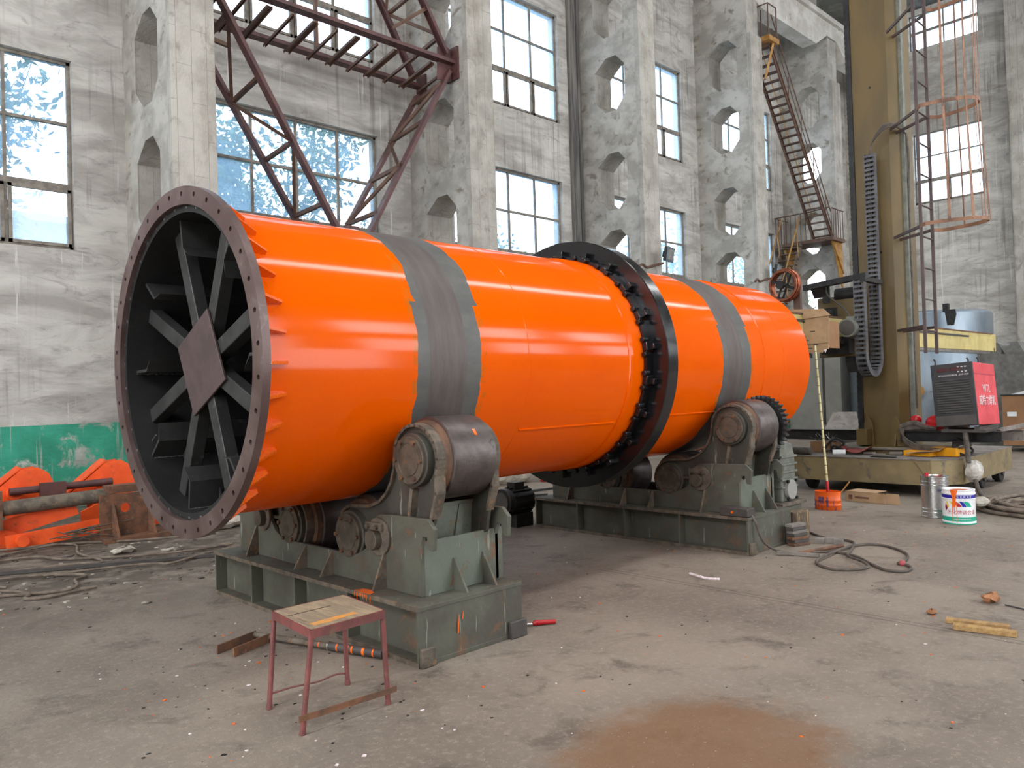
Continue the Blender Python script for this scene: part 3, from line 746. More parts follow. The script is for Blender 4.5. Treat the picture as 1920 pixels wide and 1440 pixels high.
# black filler bars under the ring, in short arcs, and the retaining blocks
p0 = None; l0 = None
for k in range(22):
    a = 16.3636 * k + 6
    if p0 is None:
        b = MB(); b.lathe([(3.70, RS + 0.011), (3.70, RS + 0.042), (4.08, RS + 0.042), (4.08, RS + 0.011)], (0, 0, 0), (1, 0, 0), 5, PI - math.radians(5.6), PI + math.radians(5.6), up=(0, 0, 1), close=True)
        p0 = dp(b, 'support_pad', MT['black'], ang=30)
        b = MB()
        # radial block against the ring face, a cross pin and two rounded cleats
        b.box((3.735, -(RS + 0.105), -0.026), (3.80, -(RS + 0.03), 0.026))
        b.box((3.69, -(RS + 0.06), -0.034), (3.79, -(RS + 0.01), 0.045))
        for z in (-0.066, 0.066): b.cyl((3.665, -(RS + 0.034), z), (3.74, -(RS + 0.034), z), 0.024, 12)
        b.box((3.70, -(RS + 0.045), -0.07), (3.73, -(RS + 0.012), 0.07))
        l0 = dp(b, 'retaining_lug', MT['black'], par=ring, ang=30, bevel=0.004)
        p, l = p0, l0
    else:
        p = p0.copy(); COL.objects.link(p); p.parent = drum
        l = l0.copy(); COL.objects.link(l); l.parent = ring
    p.rotation_euler = (math.radians(-a - 8.2), 0, 0); l.rotation_euler = (math.radians(-a), 0, 0)
# ================================================================= THE ROLLER STANDS
YC0 = 5.20
def make_stand():
    S = thing('roller_stand', (2.83, 3.77, 0), 'heavy green-grey welded stand with four steel rollers, nearest the camera beside the stool', 'roller stand')
    # ---- base: plate girder with ribs
    b = MB(); X0, X1, Y0, Y1, H = 2.83, 3.70, 3.77, 6.60, 0.355
    b.box((X0, Y0, H - 0.028), (X1, Y1, H)); b.box((X0, Y0, 0.0), (X1, Y1, 0.028))
    b.box((X0 + 0.10, Y0 + 0.02, 0.02), (X0 + 0.125, Y1 - 0.02, H - 0.02)); b.box((X1 - 0.125, Y0 + 0.02, 0.02), (X1 - 0.10, Y1 - 0.02, H - 0.02))
    b.box((X0 + 0.004, Y0 + 0.004, 0.01), (X1 - 0.004, Y0 + 0.026, H - 0.004)); b.box((X0 + 0.004, Y1 - 0.026, 0.01), (X1 - 0.004, Y1 - 0.004, H - 0.004))
    base = b.build('base_frame', MT['green'], S, bevel=0.003)
    for y in (4.55, 5.25, 5.93):
        for xa_, xb_ in ((X0 + 0.006, X0 + 0.10), (X1 - 0.10, X1 - 0.006)):
            b = MB(); b.box((xa_, y - 0.01, 0.028), (xb_, y + 0.01, H - 0.028)); b.build('base_rib', MT['green'], S)
    # dirty rim of the top flange
    b = MB(); b.box((X0 - 0.002, Y0 - 0.002, H - 0.026), (X0 + 0.012, Y1, H + 0.002)); b.box((X0 - 0.003, Y0, 0.0), (X0 + 0.012, Y1, 0.03)); b.build('worn_edge', MT['grime'], S)
    b = MB(); b.box((X0 + 0.0, Y0 - 0.03, 0.0), (X0 + 0.11, Y0, 0.115)); b.build('foot_block', MT['grime'], S, bevel=0.008)
    b = MB(); b.box((X1 - 0.14, Y0 - 0.03, 0.0), (X1 + 0.01, Y0, 0.115)); b.build('foot_block', MT['panel_grey'], S, bevel=0.008)
    # ---- cradle plates
    def half(sgn):
        P = [(3.95, 0.355), (3.95, 0.66), (3.925, 0.735), (3.885, 0.735), (3.87, 0.66), (3.825, 0.655), (3.81, 0.79), (3.875, 0.848)]
        P += [(4.28, 0.842)]
        P += arc(4.36, 0.73, 0.108, 100, 0, 5)
        P += [(4.50, 0.655), (4.56, 0.59), (4.65, 0.545), (4.76, 0.528), (5.20, 0.528)]
        return P if sgn > 0 else [(2 * YC0 - y, z) for y, z in reversed(P)]
    poly = half(1) + half(-1)[1:]
    for i, x in enumerate((3.0, 3.63)):
        b = MB(); b.yz(poly, x, x + 0.032)
        o = b.build('cradle_plate', MT['green'], S, bevel=0.004, ang=25)
        for sg in (1, -1):
            yy = lambda y: y if sg > 0 else 2 * YC0 - y
            b = MB(); b.cyl((x - 0.02 if i == 0 else x + 0.03, yy(4.383), 0.69), (x + 0.0 if i == 0 else x + 0.052, yy(4.383), 0.69), 0.125, 28); b.build('boss', MT['grime'], o, bevel=0.004)
        if i == 0:
            for sg in (1, -1):
                yy = lambda y: y if sg > 0 else 2 * YC0 - y
                b = MB(); b.cyl((x - 0.07, yy(4.40), 0.672), (x - 0.01, yy(4.40), 0.672), 0.066, 24); pv = b.build('pivot_pin', MT['cap'], S, bevel=0.004)
                b = MB(); b.box((x - 0.045, yy(4.40) - 0.09, 0.735), (x - 0.02, yy(4.40) + 0.09, 0.785)); b.build('keeper_plate', MT['grime'], S, bevel=0.004)
                for dy in (-0.05, 0.05):
                    b = MB(); b.cyl((x - 0.065, yy(4.40) + dy, 0.76), (x - 0.04, yy(4.40) + dy, 0.76), 0.016, 6); b.build('bolt_head', MT['cap'], S)
    # end plates of the box
    for y in (3.95, 2 * YC0 - 3.982):
        b = MB(); b.box((3.03, y, 0.355), (3.70, y + 0.026, 0.70)); b.build('end_plate', MT['green_light'], S, bevel=0.003)
    # gussets on the flange
    for y, w, h in ((4.33, 0.11, 0.24), (4.98, 0.11, 0.165), (5.35, 0.11, 0.165), (6.13, 0.11, 0.24)):
        b = MB(); b.prism([(3.0, 0.355), (3.0 - w, 0.355), (3.0 - 0.012, 0.355 + h), (3.0, 0.355 + h)], (0, y - 0.008, 0), (1, 0, 0), (0, 0, 1), (0, 1, 0), 0.016); b.build('gusset', MT['grime'], S)
    for x in (3.26, 3.51):
        b = MB(); b.yz([(3.95, 0.355), (3.82, 0.355), (3.94, 0.56), (3.95, 0.56)], x, x + 0.016); b.build('gusset', MT['green'], S)
    # ---- rockers with their rollers
    for sg in (1, -1):
        yy = lambda y: y if sg > 0 else 2 * YC0 - y
        U = (4.045, 1.205); L = (4.78, 0.655)
        out = []
        out += arc(U[0], U[1], 0.215, -165, -290, 10) if False else []
        # outline, counter-clockwise from the right foot
        O = [(4.30, 0.55), (4.05, 0.60), (3.93, 0.70), (3.90, 0.84), (3.84, 1.0)]
        O += [(U[0] + 0.228 * math.cos(math.radians(t)), U[1] + 0.222 * math.sin(math.radians(t))) for t in range(205, 15, -14)]
        O += [(4.275, 1.14), (4.31, 1.05), (4.37, 0.97), (4.46, 0.905), (4.58, 0.868), (4.70, 0.862)]
        O += [(L[0] + 0.20 * math.cos(math.radians(t)), L[1] + 0.20 * math.sin(math.radians(t))) for t in range(82, -100, -14)]
        O += [(4.62, 0.47)]
        poly = [(yy(y), z) for y, z in O]
        if sg < 0: poly = poly[::-1]
        arm = None
        for i, x in enumerate((3.075, 3.535)):
            b = MB(); b.yz(poly, x, x + 0.028); a = b.build('rocker_plate', MT['green_dark'], S, ang=25, bevel=0.003)
            # thick worn lip along the edge
            b = MB(); n = len(O)
            lip = [(yy(y), z) for y, z in O[3:]]
            xa, xb = (x - 0.03, x + 0.045) if i == 0 else (x - 0.02, x + 0.04)
            for k in range(len(lip) - 1):
                (ya, za), (yb, zb) = lip[k], lip[k + 1]
                b.beam(((xa + xb) / 2, ya, za), ((xa + xb) / 2, yb, zb), xb - xa, 0.02, up=(0, -(zb - za), yb - ya))
                b.cyl((xa, yb, zb), (xb, yb, zb), 0.0101, 8)
            b.build('rocker_rim', MT['grime'], a, ang=50)
            if i == 0: arm = a
        # bearing housings with bolted covers
        for (cy, cz, nb) in ((U[0], U[1], 6), (L[0], L[1], 6)):
            b = MB(); b.cyl((3.02, yy(cy), cz), (3.08, yy(cy), cz), 0.172, 36); h = b.build('bearing_housing', MT['green_dark'], S, bevel=0.004)
            b = MB(); R = 0.152
            b.lathe([(0.0, R), (-0.022, R), (-0.024, R - 0.004), (-0.024, 0.112), (-0.019, 0.108), (-0.019, 0.102), (-0.026, 0.098), (-0.026, 0.001)], (3.02, yy(cy), cz), (1, 0, 0), 36)
            c = b.build('bearing_cover', MT['cap'], S, ang=25)
            for t in range(nb):
                aa = math.radians(90 - 30 + 60 * t) if nb == 6 else 0
                b = MB(); p = (yy(cy) + 0.130 * math.cos(aa), cz + 0.130 * math.sin(aa)); b.cyl((2.978, p[0], p[1]), (3.0, p[0], p[1]), 0.016, 6); b.build('bolt_head', MT['rust_disc'], c)
            # roller with side discs and shaft
            b = MB(); b.lathe([(3.16, 0.02), (3.16, 0.255), (3.165, 0.268), (3.17, 0.270), (3.51, 0.270), (3.517, 0.262), (3.517, 0.02)], (0, yy(cy), cz), (1, 0, 0), 64); r = b.build('roller', MT['roller'], S, ang=30)
            b = MB(); b.lathe([(3.112, 0.02), (3.112, 0.236), (3.118, 0.243), (3.135, 0.243), (3.15, 0.25), (3.16, 0.25)], (0, yy(cy), cz), (1, 0, 0), 48); b.build('side_disc', MT['rust_disc'], r, ang=30)
        # web between housing and rib
        b = MB(); b.box((3.03, min(yy(4.45), yy(4.62)), 0.668), (3.08, max(yy(4.45), yy(4.62)), 0.692)); b.build('rib', MT['cap'], S)
        b = MB(); b.beam((3.05, yy(4.06), 1.02), (3.05, yy(4.12), 0.72), 0.03, 0.05); b.build('rib', MT['grime'], S)
        # box wall between the two rocker plates
        b = MB(); y0, y1 = yy(4.09), yy(4.12)
        b.prism([(min(y0, y1) - 0.0, 0.62), (max(y0, y1), 0.62), (max(y0, y1) - (0.03 if sg > 0 else -0.03), 0.895), (min(y0, y1) - (0.03 if sg > 0 else -0.03), 0.895)], (3.10, 0, 0), (0, 1, 0), (0, 0, 1), (1, 0, 0), 0.44)
        b.box((3.10, min(yy(4.05), yy(4.36)), 0.885), (3.54, max(yy(4.05), yy(4.36)), 0.905))
        b.build('rocker_box', MT['green_light'], S)
        b = MB(); b.beam((3.44, yy(4.06), 0.88), (3.40, yy(4.08), 0.62), 0.012, 0.05); b.build('rib', MT['green_light'], S)
    return S
stand = make_stand()
st2 = dup_tree(stand); st2.location = (2.83 + 3.98, 3.77 + 0.08, 0)
st2['label'] = 'heavy green-grey welded roller stand farther back, past the black ring of the drum'
for o in (stand, st2): o['group'] = 'roller stands under the orange drum'
# drive on the far stand: gear, gearbox, motor
dv = thing('drive_gearbox', (7.95, 4.2, 0), 'dusty ribbed gearbox with round bolted cover at the right end of the far stand', 'gearbox')
b = MB(); b.box((7.74, 3.99, 0.02), (8.20, 4.55, 0.34)); b.build('plinth', MT['green'], dv, bevel=0.01)
b = MB(); b.box((7.70, 3.95, 0.34), (8.24, 4.6, 0.375)); b.build('base_plate', MT['grime'], dv, bevel=0.004)
b = MB(); b.prism([(7.82, 0.375), (8.14, 0.375), (8.14, 0.86), (8.08, 0.98), (7.92, 1.02), (7.82, 0.94)], (0, 4.02, 0), (1, 0, 0), (0, 0, 1), (0, 1, 0), 0.36); b.build('housing', MT['motor'], dv, bevel=0.012)
for z in (0.52, 0.60, 0.68, 0.76, 0.84):
    b = MB(); b.box((7.805, 4.0, z), (8.155, 4.40, z + 0.02)); b.build('cooling_rib', MT['motor'], dv)
b = MB(); b.cyl((7.98, 4.02, 0.50), (7.98, 3.975, 0.50), 0.105, 28); cv = b.build('bearing_cover', MT['cabinet'], dv, bevel=0.005)
for t in range(4):
    a = math.radians(45 + 90 * t); b = MB(); b.cyl((7.98 + 0.13 * math.cos(a), 3.99, 0.5 + 0.13 * math.sin(a)), (7.98 + 0.13 * math.cos(a), 3.965, 0.5 + 0.13 * math.sin(a)), 0.018, 6); b.build('bolt_head', MT['machine_black'], cv)
b = MB(); gp = []
for k in range(34):
    for t, r in ((-0.5, 0.265), (-0.3, 0.265), (-0.12, 0.305), (0.12, 0.305), (0.3, 0.265)):
        a = 2 * PI * (k + t) / 34; gp.append((4.125 + r * math.cos(a), 1.205 + r * math.sin(a)))
b = MB(); b.yz(gp, 7.60, 7.68); gw = b.build('drive_gear', MT['machine_black'], st2, ang=20, loc=(2.83 + 3.98, 3.77 + 0.08, 0), label='blackened toothed gear wheel')
ORG[gw.name] = Vector((2.83 + 3.98, 3.77 + 0.08, 0))
b = MB(); b.cyl((7.50, 4.125, 1.205), (7.72, 4.125, 1.205), 0.06, 20); b.build('shaft', MT['machine_black'], gw)
mo = thing('drive_motor', (6.75, 7.0, 0), 'black finned electric motor on the floor end behind the black ring', 'motor')
b = MB(); b.cyl((6.55, 6.95, 0.30), (6.95, 6.95, 0.30), 0.155, 28); b.cyl((6.52, 6.95, 0.30), (6.60, 6.95, 0.30), 0.165, 28); b.build('body', MT['machine_black'], mo, bevel=0.006)
for k in range(14):
    a = 2 * PI * k / 14; b = MB(); b.beam((6.62, 6.95 + 0.16 * math.cos(a), 0.30 + 0.16 * math.sin(a)), (6.93, 6.95 + 0.16 * math.cos(a), 0.30 + 0.16 * math.sin(a)), 0.012, 0.03, up=(0, math.cos(a), math.sin(a))); b.build('cooling_fin', MT['machine_black'], mo)
b = MB(); b.cyl((6.505, 6.95, 0.30), (6.525, 6.95, 0.30), 0.12, 28); b.build('fan_cover', MT['panel_grey'], mo)
b = MB(); b.box((6.62, 6.80, 0.0), (6.90, 7.10, 0.16)); b.build('foot', MT['machine_black'], mo)
b = MB(); b.box((6.68, 6.88, 0.44), (6.84, 7.02, 0.53)); b.build('terminal_box', MT['machine_black'], mo)

# orange drips and wear on the near stand
def daub(pts, name, mat, par, o, right, up, th=0.0015):
    b = MB(); n = Vector(right).cross(Vector(up)); b.prism(pts, o, right, up, n, th); return b.build(name, mat, par, smooth=False)
r_ = random.Random(2)
for k in range(9):
    y = 4.26 + 0.022 * k + r_.uniform(-0.01, 0.01); h = r_.uniform(0.01, 0.05)
    daub([(0, 0), (-0.008, -h), (-0.014, 0)], 'paint_drip', MT['orange'], stand, (2.826, y, 0.35), (0, 1, 0), (0, 0, 1))
daub([(0, 0), (-0.02, 0.06), (-0.10, 0.075), (-0.16, 0.05), (-0.19, 0.0), (-0.1, -0.008)], 'paint_splash', MT['orange'], stand, (2.835, 4.46, 0.3575), (0, 1, 0), (1, 0, 0))
daub([(0, 0), (0.008, 0.002), (0.012, 0.06), (0.008, 0.12), (0.002, 0.06)], 'paint_stroke', MT['orange'], stand, (3.13, 3.768, 0.14), (1, 0, 0), (0, 0, 1))
daub([(0, 0), (0.006, 0.002), (0.012, 0.04), (0.008, 0.05)], 'paint_stroke', MT['orange'], stand, (3.17, 3.768, 0.22), (1, 0, 0), (0, 0, 1))
b = MB(); a0 = math.radians(152)
b.lathe([(3.36, 0.2715), (3.385, 0.2715)], (0, 4.045, 1.205), (1, 0, 0), 3, math.radians(32), math.radians(42), up=(0, 0, 1)); b.build('paint_daub', MT['orange'], stand)
MT['yellow_daub'] = simple('old_yellow_paint', (136, 130, 52), (112, 106, 56), 8, 0.7)
daub([(0, 0), (-0.07, 0.0), (-0.085, -0.14), (-0.10, -0.21), (-0.03, -0.22), (-0.015, -0.12)], 'paint_daub', MT['yellow_daub'], st2, (6.906, 4.46, 0.31), (0, 1, 0), (0, 0, 1))
ORG_FIX = True
# ================================================================= WELDING MANIPULATOR
mc = thing('welding_manipulator', (12.9, 4.7, 0), 'tall olive column-and-boom welding manipulator with caged ladder, on a wide wheeled base', 'welding machine')
# wheeled base
b = MB(); b.prism([(11.62, 3.78), (12.02, 3.50), (14.45, 3.50), (14.45, 5.84), (11.62, 5.84)], (0, 0, 0.17), (1, 0, 0), (0, 1, 0), (0, 0, 1), 0.355); b.build('base_box', MT['carriage_base'], mc, smooth=False, bevel=0.008)
b = MB(); b.prism([(11.61, 3.775), (12.015, 3.49), (14.46, 3.49), (14.46, 5.85), (11.61, 5.85)], (0, 0, 0.52), (1, 0, 0), (0, 1, 0), (0, 0, 1), 0.012); b.build('deck', MT['dust_top'], mc, smooth=False)
b = MB(); b.prism([(3.82, 0.50), (3.98, 0.50), (3.82, 0.25)], (11.60, 0, 0), (0, 1, 0), (0, 0, 1), (1, 0, 0), 0.02); b.build('lifting_lug', MT['carriage_base'], mc)
for x, y in ((13.15, 3.62), (14.1, 3.62), (11.95, 5.62), (14.1, 5.62), (11.95, 4.0)):
    b = MB(); b.lathe([(-0.06, 0.02), (-0.06, 0.135), (-0.05, 0.15), (0.03, 0.15), (0.03, 0.125), (0.06, 0.12), (0.06, 0.02)], (x, y, 0.15), (0, 1, 0), 32); w = b.build('wheel', MT['machine_black'], mc, ang=30)
    b = MB(); b.cyl((x, y - 0.085, 0.15), (x, y - 0.055, 0.15), 0.05, 20); b.build('hub', MT['panel_grey'], w)
# turntable
b = MB(); b.lathe([(0.532, 0.02), (0.532, 0.80), (0.60, 0.80), (0.61, 0.86), (0.635, 0.86), (0.64, 0.0)], (12.95, 4.75, 0), (0, 0, 1), 64, up=(1, 0, 0)); b.build('turntable', MT['olive'], mc, ang=30)
b = MB(); b.lathe([(0.612, 0.865), (0.632, 0.868), (0.641, 0.8)], (12.95, 4.75, 0), (0, 0, 1), 64, up=(1, 0, 0)); b.build('turntable_rim', MT['dust_top'], mc)
# column: hollow box with bevelled near corner
CX0, CX1, CY0, CY1 = 12.60, 13.28, 4.42, 5.06
b = MB(); b.prism([(CX0, CY0 + 0.10), (CX0 + 0.10, CY0), (CX1, CY0), (CX1, CY1), (CX0, CY1)], (0, 0, 0.62), (1, 0, 0), (0, 1, 0), (0, 0, 1), 8.6)
col_ = b.build('column', MT['olive'], mc, smooth=False, bevel=0.006)
b = MB(); b.box((CX0 - 0.03, CY1 - 0.01, 0.64), (CX0 + 0.06, CY1 + 0.07, 9.2)); b.build('guide_rail', MT['machine_black'], col_)
b = MB()
for k in range(100):
    z = 0.9 + k * 0.08; b.box((CX0 - 0.034, CY1 + 0.03, z), (CX0 - 0.028, CY1 + 0.072, z + 0.04))
b.build('rack_teeth', MT['machine_black'], col_)
b = MB(); b.box((CX0 + 0.18, CY0 - 0.055, 0.64), (CX0 + 0.27, CY0 + 0.004, 9.2)); b.build('guide_rail', MT['motor'], col_)
b = MB(); b.box((CX0 + 0.29, CY0 - 0.03, 0.9), (CX0 + 0.34, CY0 + 0.004, 9.2)); b.build('cable_strip', MT['white_letter'], col_)
for y, z in ((4.74, 4.75), (4.70, 3.62), (4.78, 6.2)):
    b = MB(); b.cyl((CX0 - 0.006, y, z), (CX0 + 0.01, y, z), 0.018, 12); b.build('bolt_hole', MT['machine_black'], col_)
for y in (4.95, 4.55):
    b = MB(); b.prism([(y - 0.08, 0.64), (y + 0.08, 0.64), (y + 0.07, 0.98), (y, 1.10), (y - 0.06, 0.98)], (CX0 - 0.09, 0, 0), (0, 1, 0), (0, 0, 1), (1, 0, 0), 0.03)
    b.prism([(CX0 - 0.16, 0.64), (CX0, 0.64), (CX0, 1.08)], (0, y - 0.012, 0), (1, 0, 0), (0, 0, 1), (0, 1, 0), 0.024); b.build('foot_gusset', MT['olive'], mc)
# cross beams beside the column foot
b = MB(); b.channel((12.42, 6.55, 0.81), (12.42, 4.98, 0.81), 0.10, 0.16, 0.012, flip=1); b.build('cross_beam', MT['machine_black'], mc)
b = MB(); b.channel((12.42, 4.45, 0.81), (12.42, 3.12, 0.81), 0.10, 0.16, 0.012, flip=1); b.build('cross_beam', MT['machine_black'], mc)
b = MB(); b.channel((12.95, 4.45, 0.81), (12.95, 2.98, 0.81), 0.10, 0.16, 0.012); b.build('cross_beam', MT['dust_top'], mc)
b = MB(); b.box((12.3, 4.9, 0.66), (12.5, 5.06, 0.9)); b.build('beam_bracket', MT['olive'], mc); b = MB(); b.box((12.42, 4.42, 0.64), (12.62, 4.5, 0.92)); b.build('beam_bracket', MT['olive'], mc)
b = MB(); b.beam((12.42, 6.4, 0.73), (12.42, 6.4, 0.53), 0.06, 0.06); b.build('strut', MT['panel_grey'], mc)
# boom
b = MB(); b.box((9.9, 5.17, 2.24), (20.4, 5.50, 2.62)); bo = b.build('boom', MT['cream'], mc, bevel=0.01)
b = MB(); b.box((10.2, 5.155, 2.615), (20.1, 5.50, 2.64)); b.build('top_rail', MT['rust'], bo)
b = MB(); b.box((10.2, 5.15, 2.51), (18.4, 5.172, 2.545)); b.build('guide_strip', MT['panel_grey'], bo)
b = MB(); b.box((10.2, 5.19, 2.19), (20.0, 5.45, 2.24)); b.build('bottom_rail', MT['silver'], bo)
b = MB(); b.cyl((20.25, 5.165, 2.28), (20.25, 5.175, 2.28), 0.04, 16); b.build('bolt_head', MT['rust_disc'], bo)
# carriage with plates and rollers
b = MB(); b.box((12.22, 4.98, 2.03), (12.34, 5.56, 2.97)); b.box((12.34, 4.98, 2.03), (13.4, 5.14, 2.22)); b.box((12.34, 4.98, 2.68), (13.4, 5.14, 2.97))
ca = b.build('carriage', MT['olive'], mc, bevel=0.006)
b = MB(); b.box((12.18, 5.25, 2.62), (12.24, 5.53, 2.80)); b.cyl((12.10, 5.28, 2.72), (12.10, 5.50, 2.72), 0.05, 16); b.build('roller_block', MT['machine_black'], ca)
b = MB(); b.box((12.05, 5.02, 2.07), (12.22, 5.45, 2.32)); b.cyl((11.98, 5.08, 2.27), (11.98, 5.36, 2.27), 0.06, 16); b.build('roller_block', MT['machine_black'], ca)
b = MB(); b.prism([(4.86, 1.80), (5.12, 1.78), (5.16, 1.98), (5.16, 2.05), (4.84, 2.05)], (12.24, 0, 0), (0, 1, 0), (0, 0, 1), (1, 0, 0), 0.12); b.build('lower_guard', MT['machine_black'], ca)
b = MB(); b.cyl((12.28, 4.92, 3.0), (12.28, 5.28, 3.0), 0.10, 20); b.build('pulley', MT['machine_black'], ca)
b = MB(); b.box((11.95, 5.26, 2.86), (12.0, 5.36, 3.12)); b.build('post', MT['machine_black'], ca)
# top arm that carries the cable chain
b = MB(); b.beam((11.9, 5.62, 3.12), (11.82, 4.62, 3.19), 0.10, 0.085); b.box((11.74, 4.62, 3.10), (12.4, 4.70, 3.17)); b.build('chain_arm', MT['machine_black'], mc, bevel=0.004)
b = MB(); b.xz([(11.97, 2.95), (12.0, 2.95), (12.0, 3.1), (11.85, 3.1)], 5.3, 5.5); b.build('arm_bracket', MT['machine_black'], mc)
# boom drive motor
b = MB(); b.cyl((11.62, 4.86, 2.43), (11.80, 4.88, 2.43), 0.135, 32); b.cyl((11.80, 4.88, 2.43), (12.02, 4.9, 2.43), 0.105, 24); b.cyl((12.0, 4.9, 2.43), (12.04, 4.9, 2.43), 0.15, 32); b.box((12.04, 4.84, 2.33), (12.24, 5.04, 2.53))
m_ = b.build('drive_motor', MT['motor'], mc, bevel=0.004)
b = MB(); b.cyl((11.605, 4.86, 2.43), (11.622, 4.86, 2.43), 0.11, 28); b.build('fan_grille', MT['panel_grey'], m_)
b = MB(); b.box((11.80, 4.82, 2.53), (11.95, 4.94, 2.61)); b.build('terminal_box', MT['motor'], m_)
for k in range(10):
    a_ = 2 * PI * k / 10; b = MB(); b.beam((11.82, 4.88 + 0.11 * math.cos(a_), 2.43 + 0.11 * math.sin(a_)), (11.99, 4.9 + 0.11 * math.cos(a_), 2.43 + 0.11 * math.sin(a_)), 0.012, 0.035, up=(0, math.cos(a_), math.sin(a_))); b.build('cooling_fin', MT['motor'], m_)
b = MB(); b.tube(spline([(11.85, 4.9, 2.60), (11.85, 5.0, 2.75), (11.8, 5.2, 2.95), (11.95, 5.3, 3.1)], 6), 0.012, 6); b.build('motor_cable', MT['panel_grey'], m_)
# cable chain hanging in a U in front of the column; the loop lies in the x-z plane
def chain(P, y0, y1, th, name):
    P = [Vector(p) for p in P]; bars = MB(); sides = []
    for y in (y0, y1):
        side = MB()
        for i in range(len(P) - 1):
            a, c = P[i], P[i + 1]; d = (c - a); n = Vector((-d.z, 0, d.x)).normalized()
            side.beam((a.x, y, a.z), (c.x + d.x * 0.06, y, c.z + d.z * 0.06), 0.014, th, up=n)
        sides.append(side.build(name, MT['chain'], mc))
    for i in range(len(P) - 1):
        a, c = P[i], P[i + 1]; d = (c - a); n = Vector((-d.z, 0, d.x)).normalized(); m = (a + c) / 2
        for s_ in (-1, 1):
            q = m + n * (s_ * (th / 2 - 0.006)); bars.beam((q.x, y0, q.z), (q.x, y1, q.z), d.length * 0.5, 0.01, up=n)
    bars.build('cross_bars', MT['chain'], sides[0])
    k = MB(); k.tube([p + Vector((0, (y0 + y1) / 2, 0)) for p in P], 0.025, 6); k.build('cables_inside', MT['machine_black'], sides[0])
pts = [(11.80, 0, 3.14 - 0.07 * i) for i in range(17)]
pts += [(12.08 - 0.28 * math.cos(math.radians(t)), 0, 2.02 - 0.28 * math.sin(math.radians(t))) for t in range(0, 181, 15)]
pts += [(12.36, 0, 2.09 + 0.07 * i) for i in range(44)]
chain(pts, 4.655, 4.80, 0.085, 'cable_chain')
b = MB()
for k in range(4): b.tube(spline([(12.36 + 0.01 * k, 4.72, 5.10), (12.37, 4.70, 5.25), (12.3, 4.5, 5.40 + 0.02 * k), (12.5, 4.38, 5.46 + 0.012 * k), (12.85, 4.36, 5.42)], 6), 0.014, 6)
b.tube(spline([(12.85, 4.36, 5.42), (12.86, 4.34, 5.0), (12.86, 4.36, 4.0), (12.88, 4.36, 1.2)], 6), 0.018, 6)
b.build('cable_bundle', MT['rubber'], mc)
# torch head at the end of the boom, wire spool on its post
b = MB(); b.box((10.95, 5.2, 2.0), (11.2, 5.45, 2.24)); b.build('torch_head', MT['machine_black'], mc)
b = MB(); b.beam((11.0, 5.30, 2.58), (11.0, 5.30, 3.22), 0.10, 0.06); po = b.build('spool_post', MT['brown_iron'], mc)
sp = thing('wire_spool', (10.9, 5.42, 3.07), 'open spool wound with copper welding wire, high on a post above the drum end', 'wire spool')
sx = Vector((-1, 0.1, 0)).normalized()
b = MB(); c0_ = Vector((10.9, 5.44, 3.07))
for j in range(5):
    for rr in (0.205, 0.222, 0.238 if j in (1, 2, 3) else 0.21):
        o_, d_, a_, b_, L_ = b.frame(c0_ + sx * (-0.05 + 0.025 * j), c0_ + sx)
        b.tube([o_ + (a_ * math.cos(2 * PI * t / 36 + j) + b_ * math.sin(2 * PI * t / 36 + j)) * rr for t in range(36)], 0.011, 5, closed=True)
b.build('wire_coil', MT['copper'], sp)
b = MB()
for k in range(4):
    a = 2 * PI * k / 4 + 0.4; o_, d_, a_, b_, L_ = b.frame(c0_, c0_ + sx)
    e = (a_ * math.cos(a) + b_ * math.sin(a)); b.beam(c0_ + e * 0.02 - sx * 0.06, c0_ + e * 0.2 - sx * 0.06, 0.03, 0.008, up=sx); b.beam(c0_ + e * 0.02 + sx * 0.06, c0_ + e * 0.2 + sx * 0.06, 0.03, 0.008, up=sx); b.beam(c0_ + e * 0.19 - sx * 0.07, c0_ + e * 0.19 + sx * 0.07, 0.03, 0.01, up=e)
b.cyl(c0_ - sx * 0.09, c0_ + sx * 0.12, 0.025, 14); b.cyl(c0_ + sx * 0.08, c0_ + sx * 0.14, 0.06, 16); b.build('hub', MT['machine_black'], sp)
# ladder with safety cage fixed to the column side
LY, LXA, LXB = 3.86, 11.82, 12.28
b = MB(); b.box((LXA - 0.014, LY - 0.02, 2.0), (LXA + 0.014, LY + 0.02, 9.0)); b.box((LXB - 0.014, LY - 0.02, 2.0), (LXB + 0.014, LY + 0.02, 9.0))
z = 2.32
while z < 8.9: b.cyl((LXA, LY, z), (LXB, LY, z), 0.012, 8); z += 0.44
ld = b.build('ladder', MT['ladder'], mc, label='dark steel ladder')
for z in (2.38, 3.78, 5.42, 6.9):
    for x in (LXA, LXB):
        b = MB(); b.beam((x, LY, z), (x + 0.62, LY + 0.58, z), 0.022, 0.04) if x == LXA else b.beam((x, LY, z), (x + 0.40, LY + 0.58, z), 0.022, 0.04)
        b.build('wall_bracket', MT['ladder'], ld)
cxm = (LXA + LXB) / 2; RC = 0.36
hoops = []
for z, ry in ((3.78, 0.78), (5.42, 0.72), (6.98, 0.72)):
    P = []
    for t in range(0, 33):
        a = PI * t / 32; P.append(Vector((cxm + RC * math.cos(a) * (1.0 if 0 < t < 32 else 0.66), LY - ry * math.sin(a) ** 0.9, z)))
    b = MB()
    for i in range(len(P) - 1): b.beam(P[i], P[i + 1], 0.008, 0.05, up=(0, 0, 1))
    b.build('safety_hoop', MT['cage'], ld); hoops.append(P)
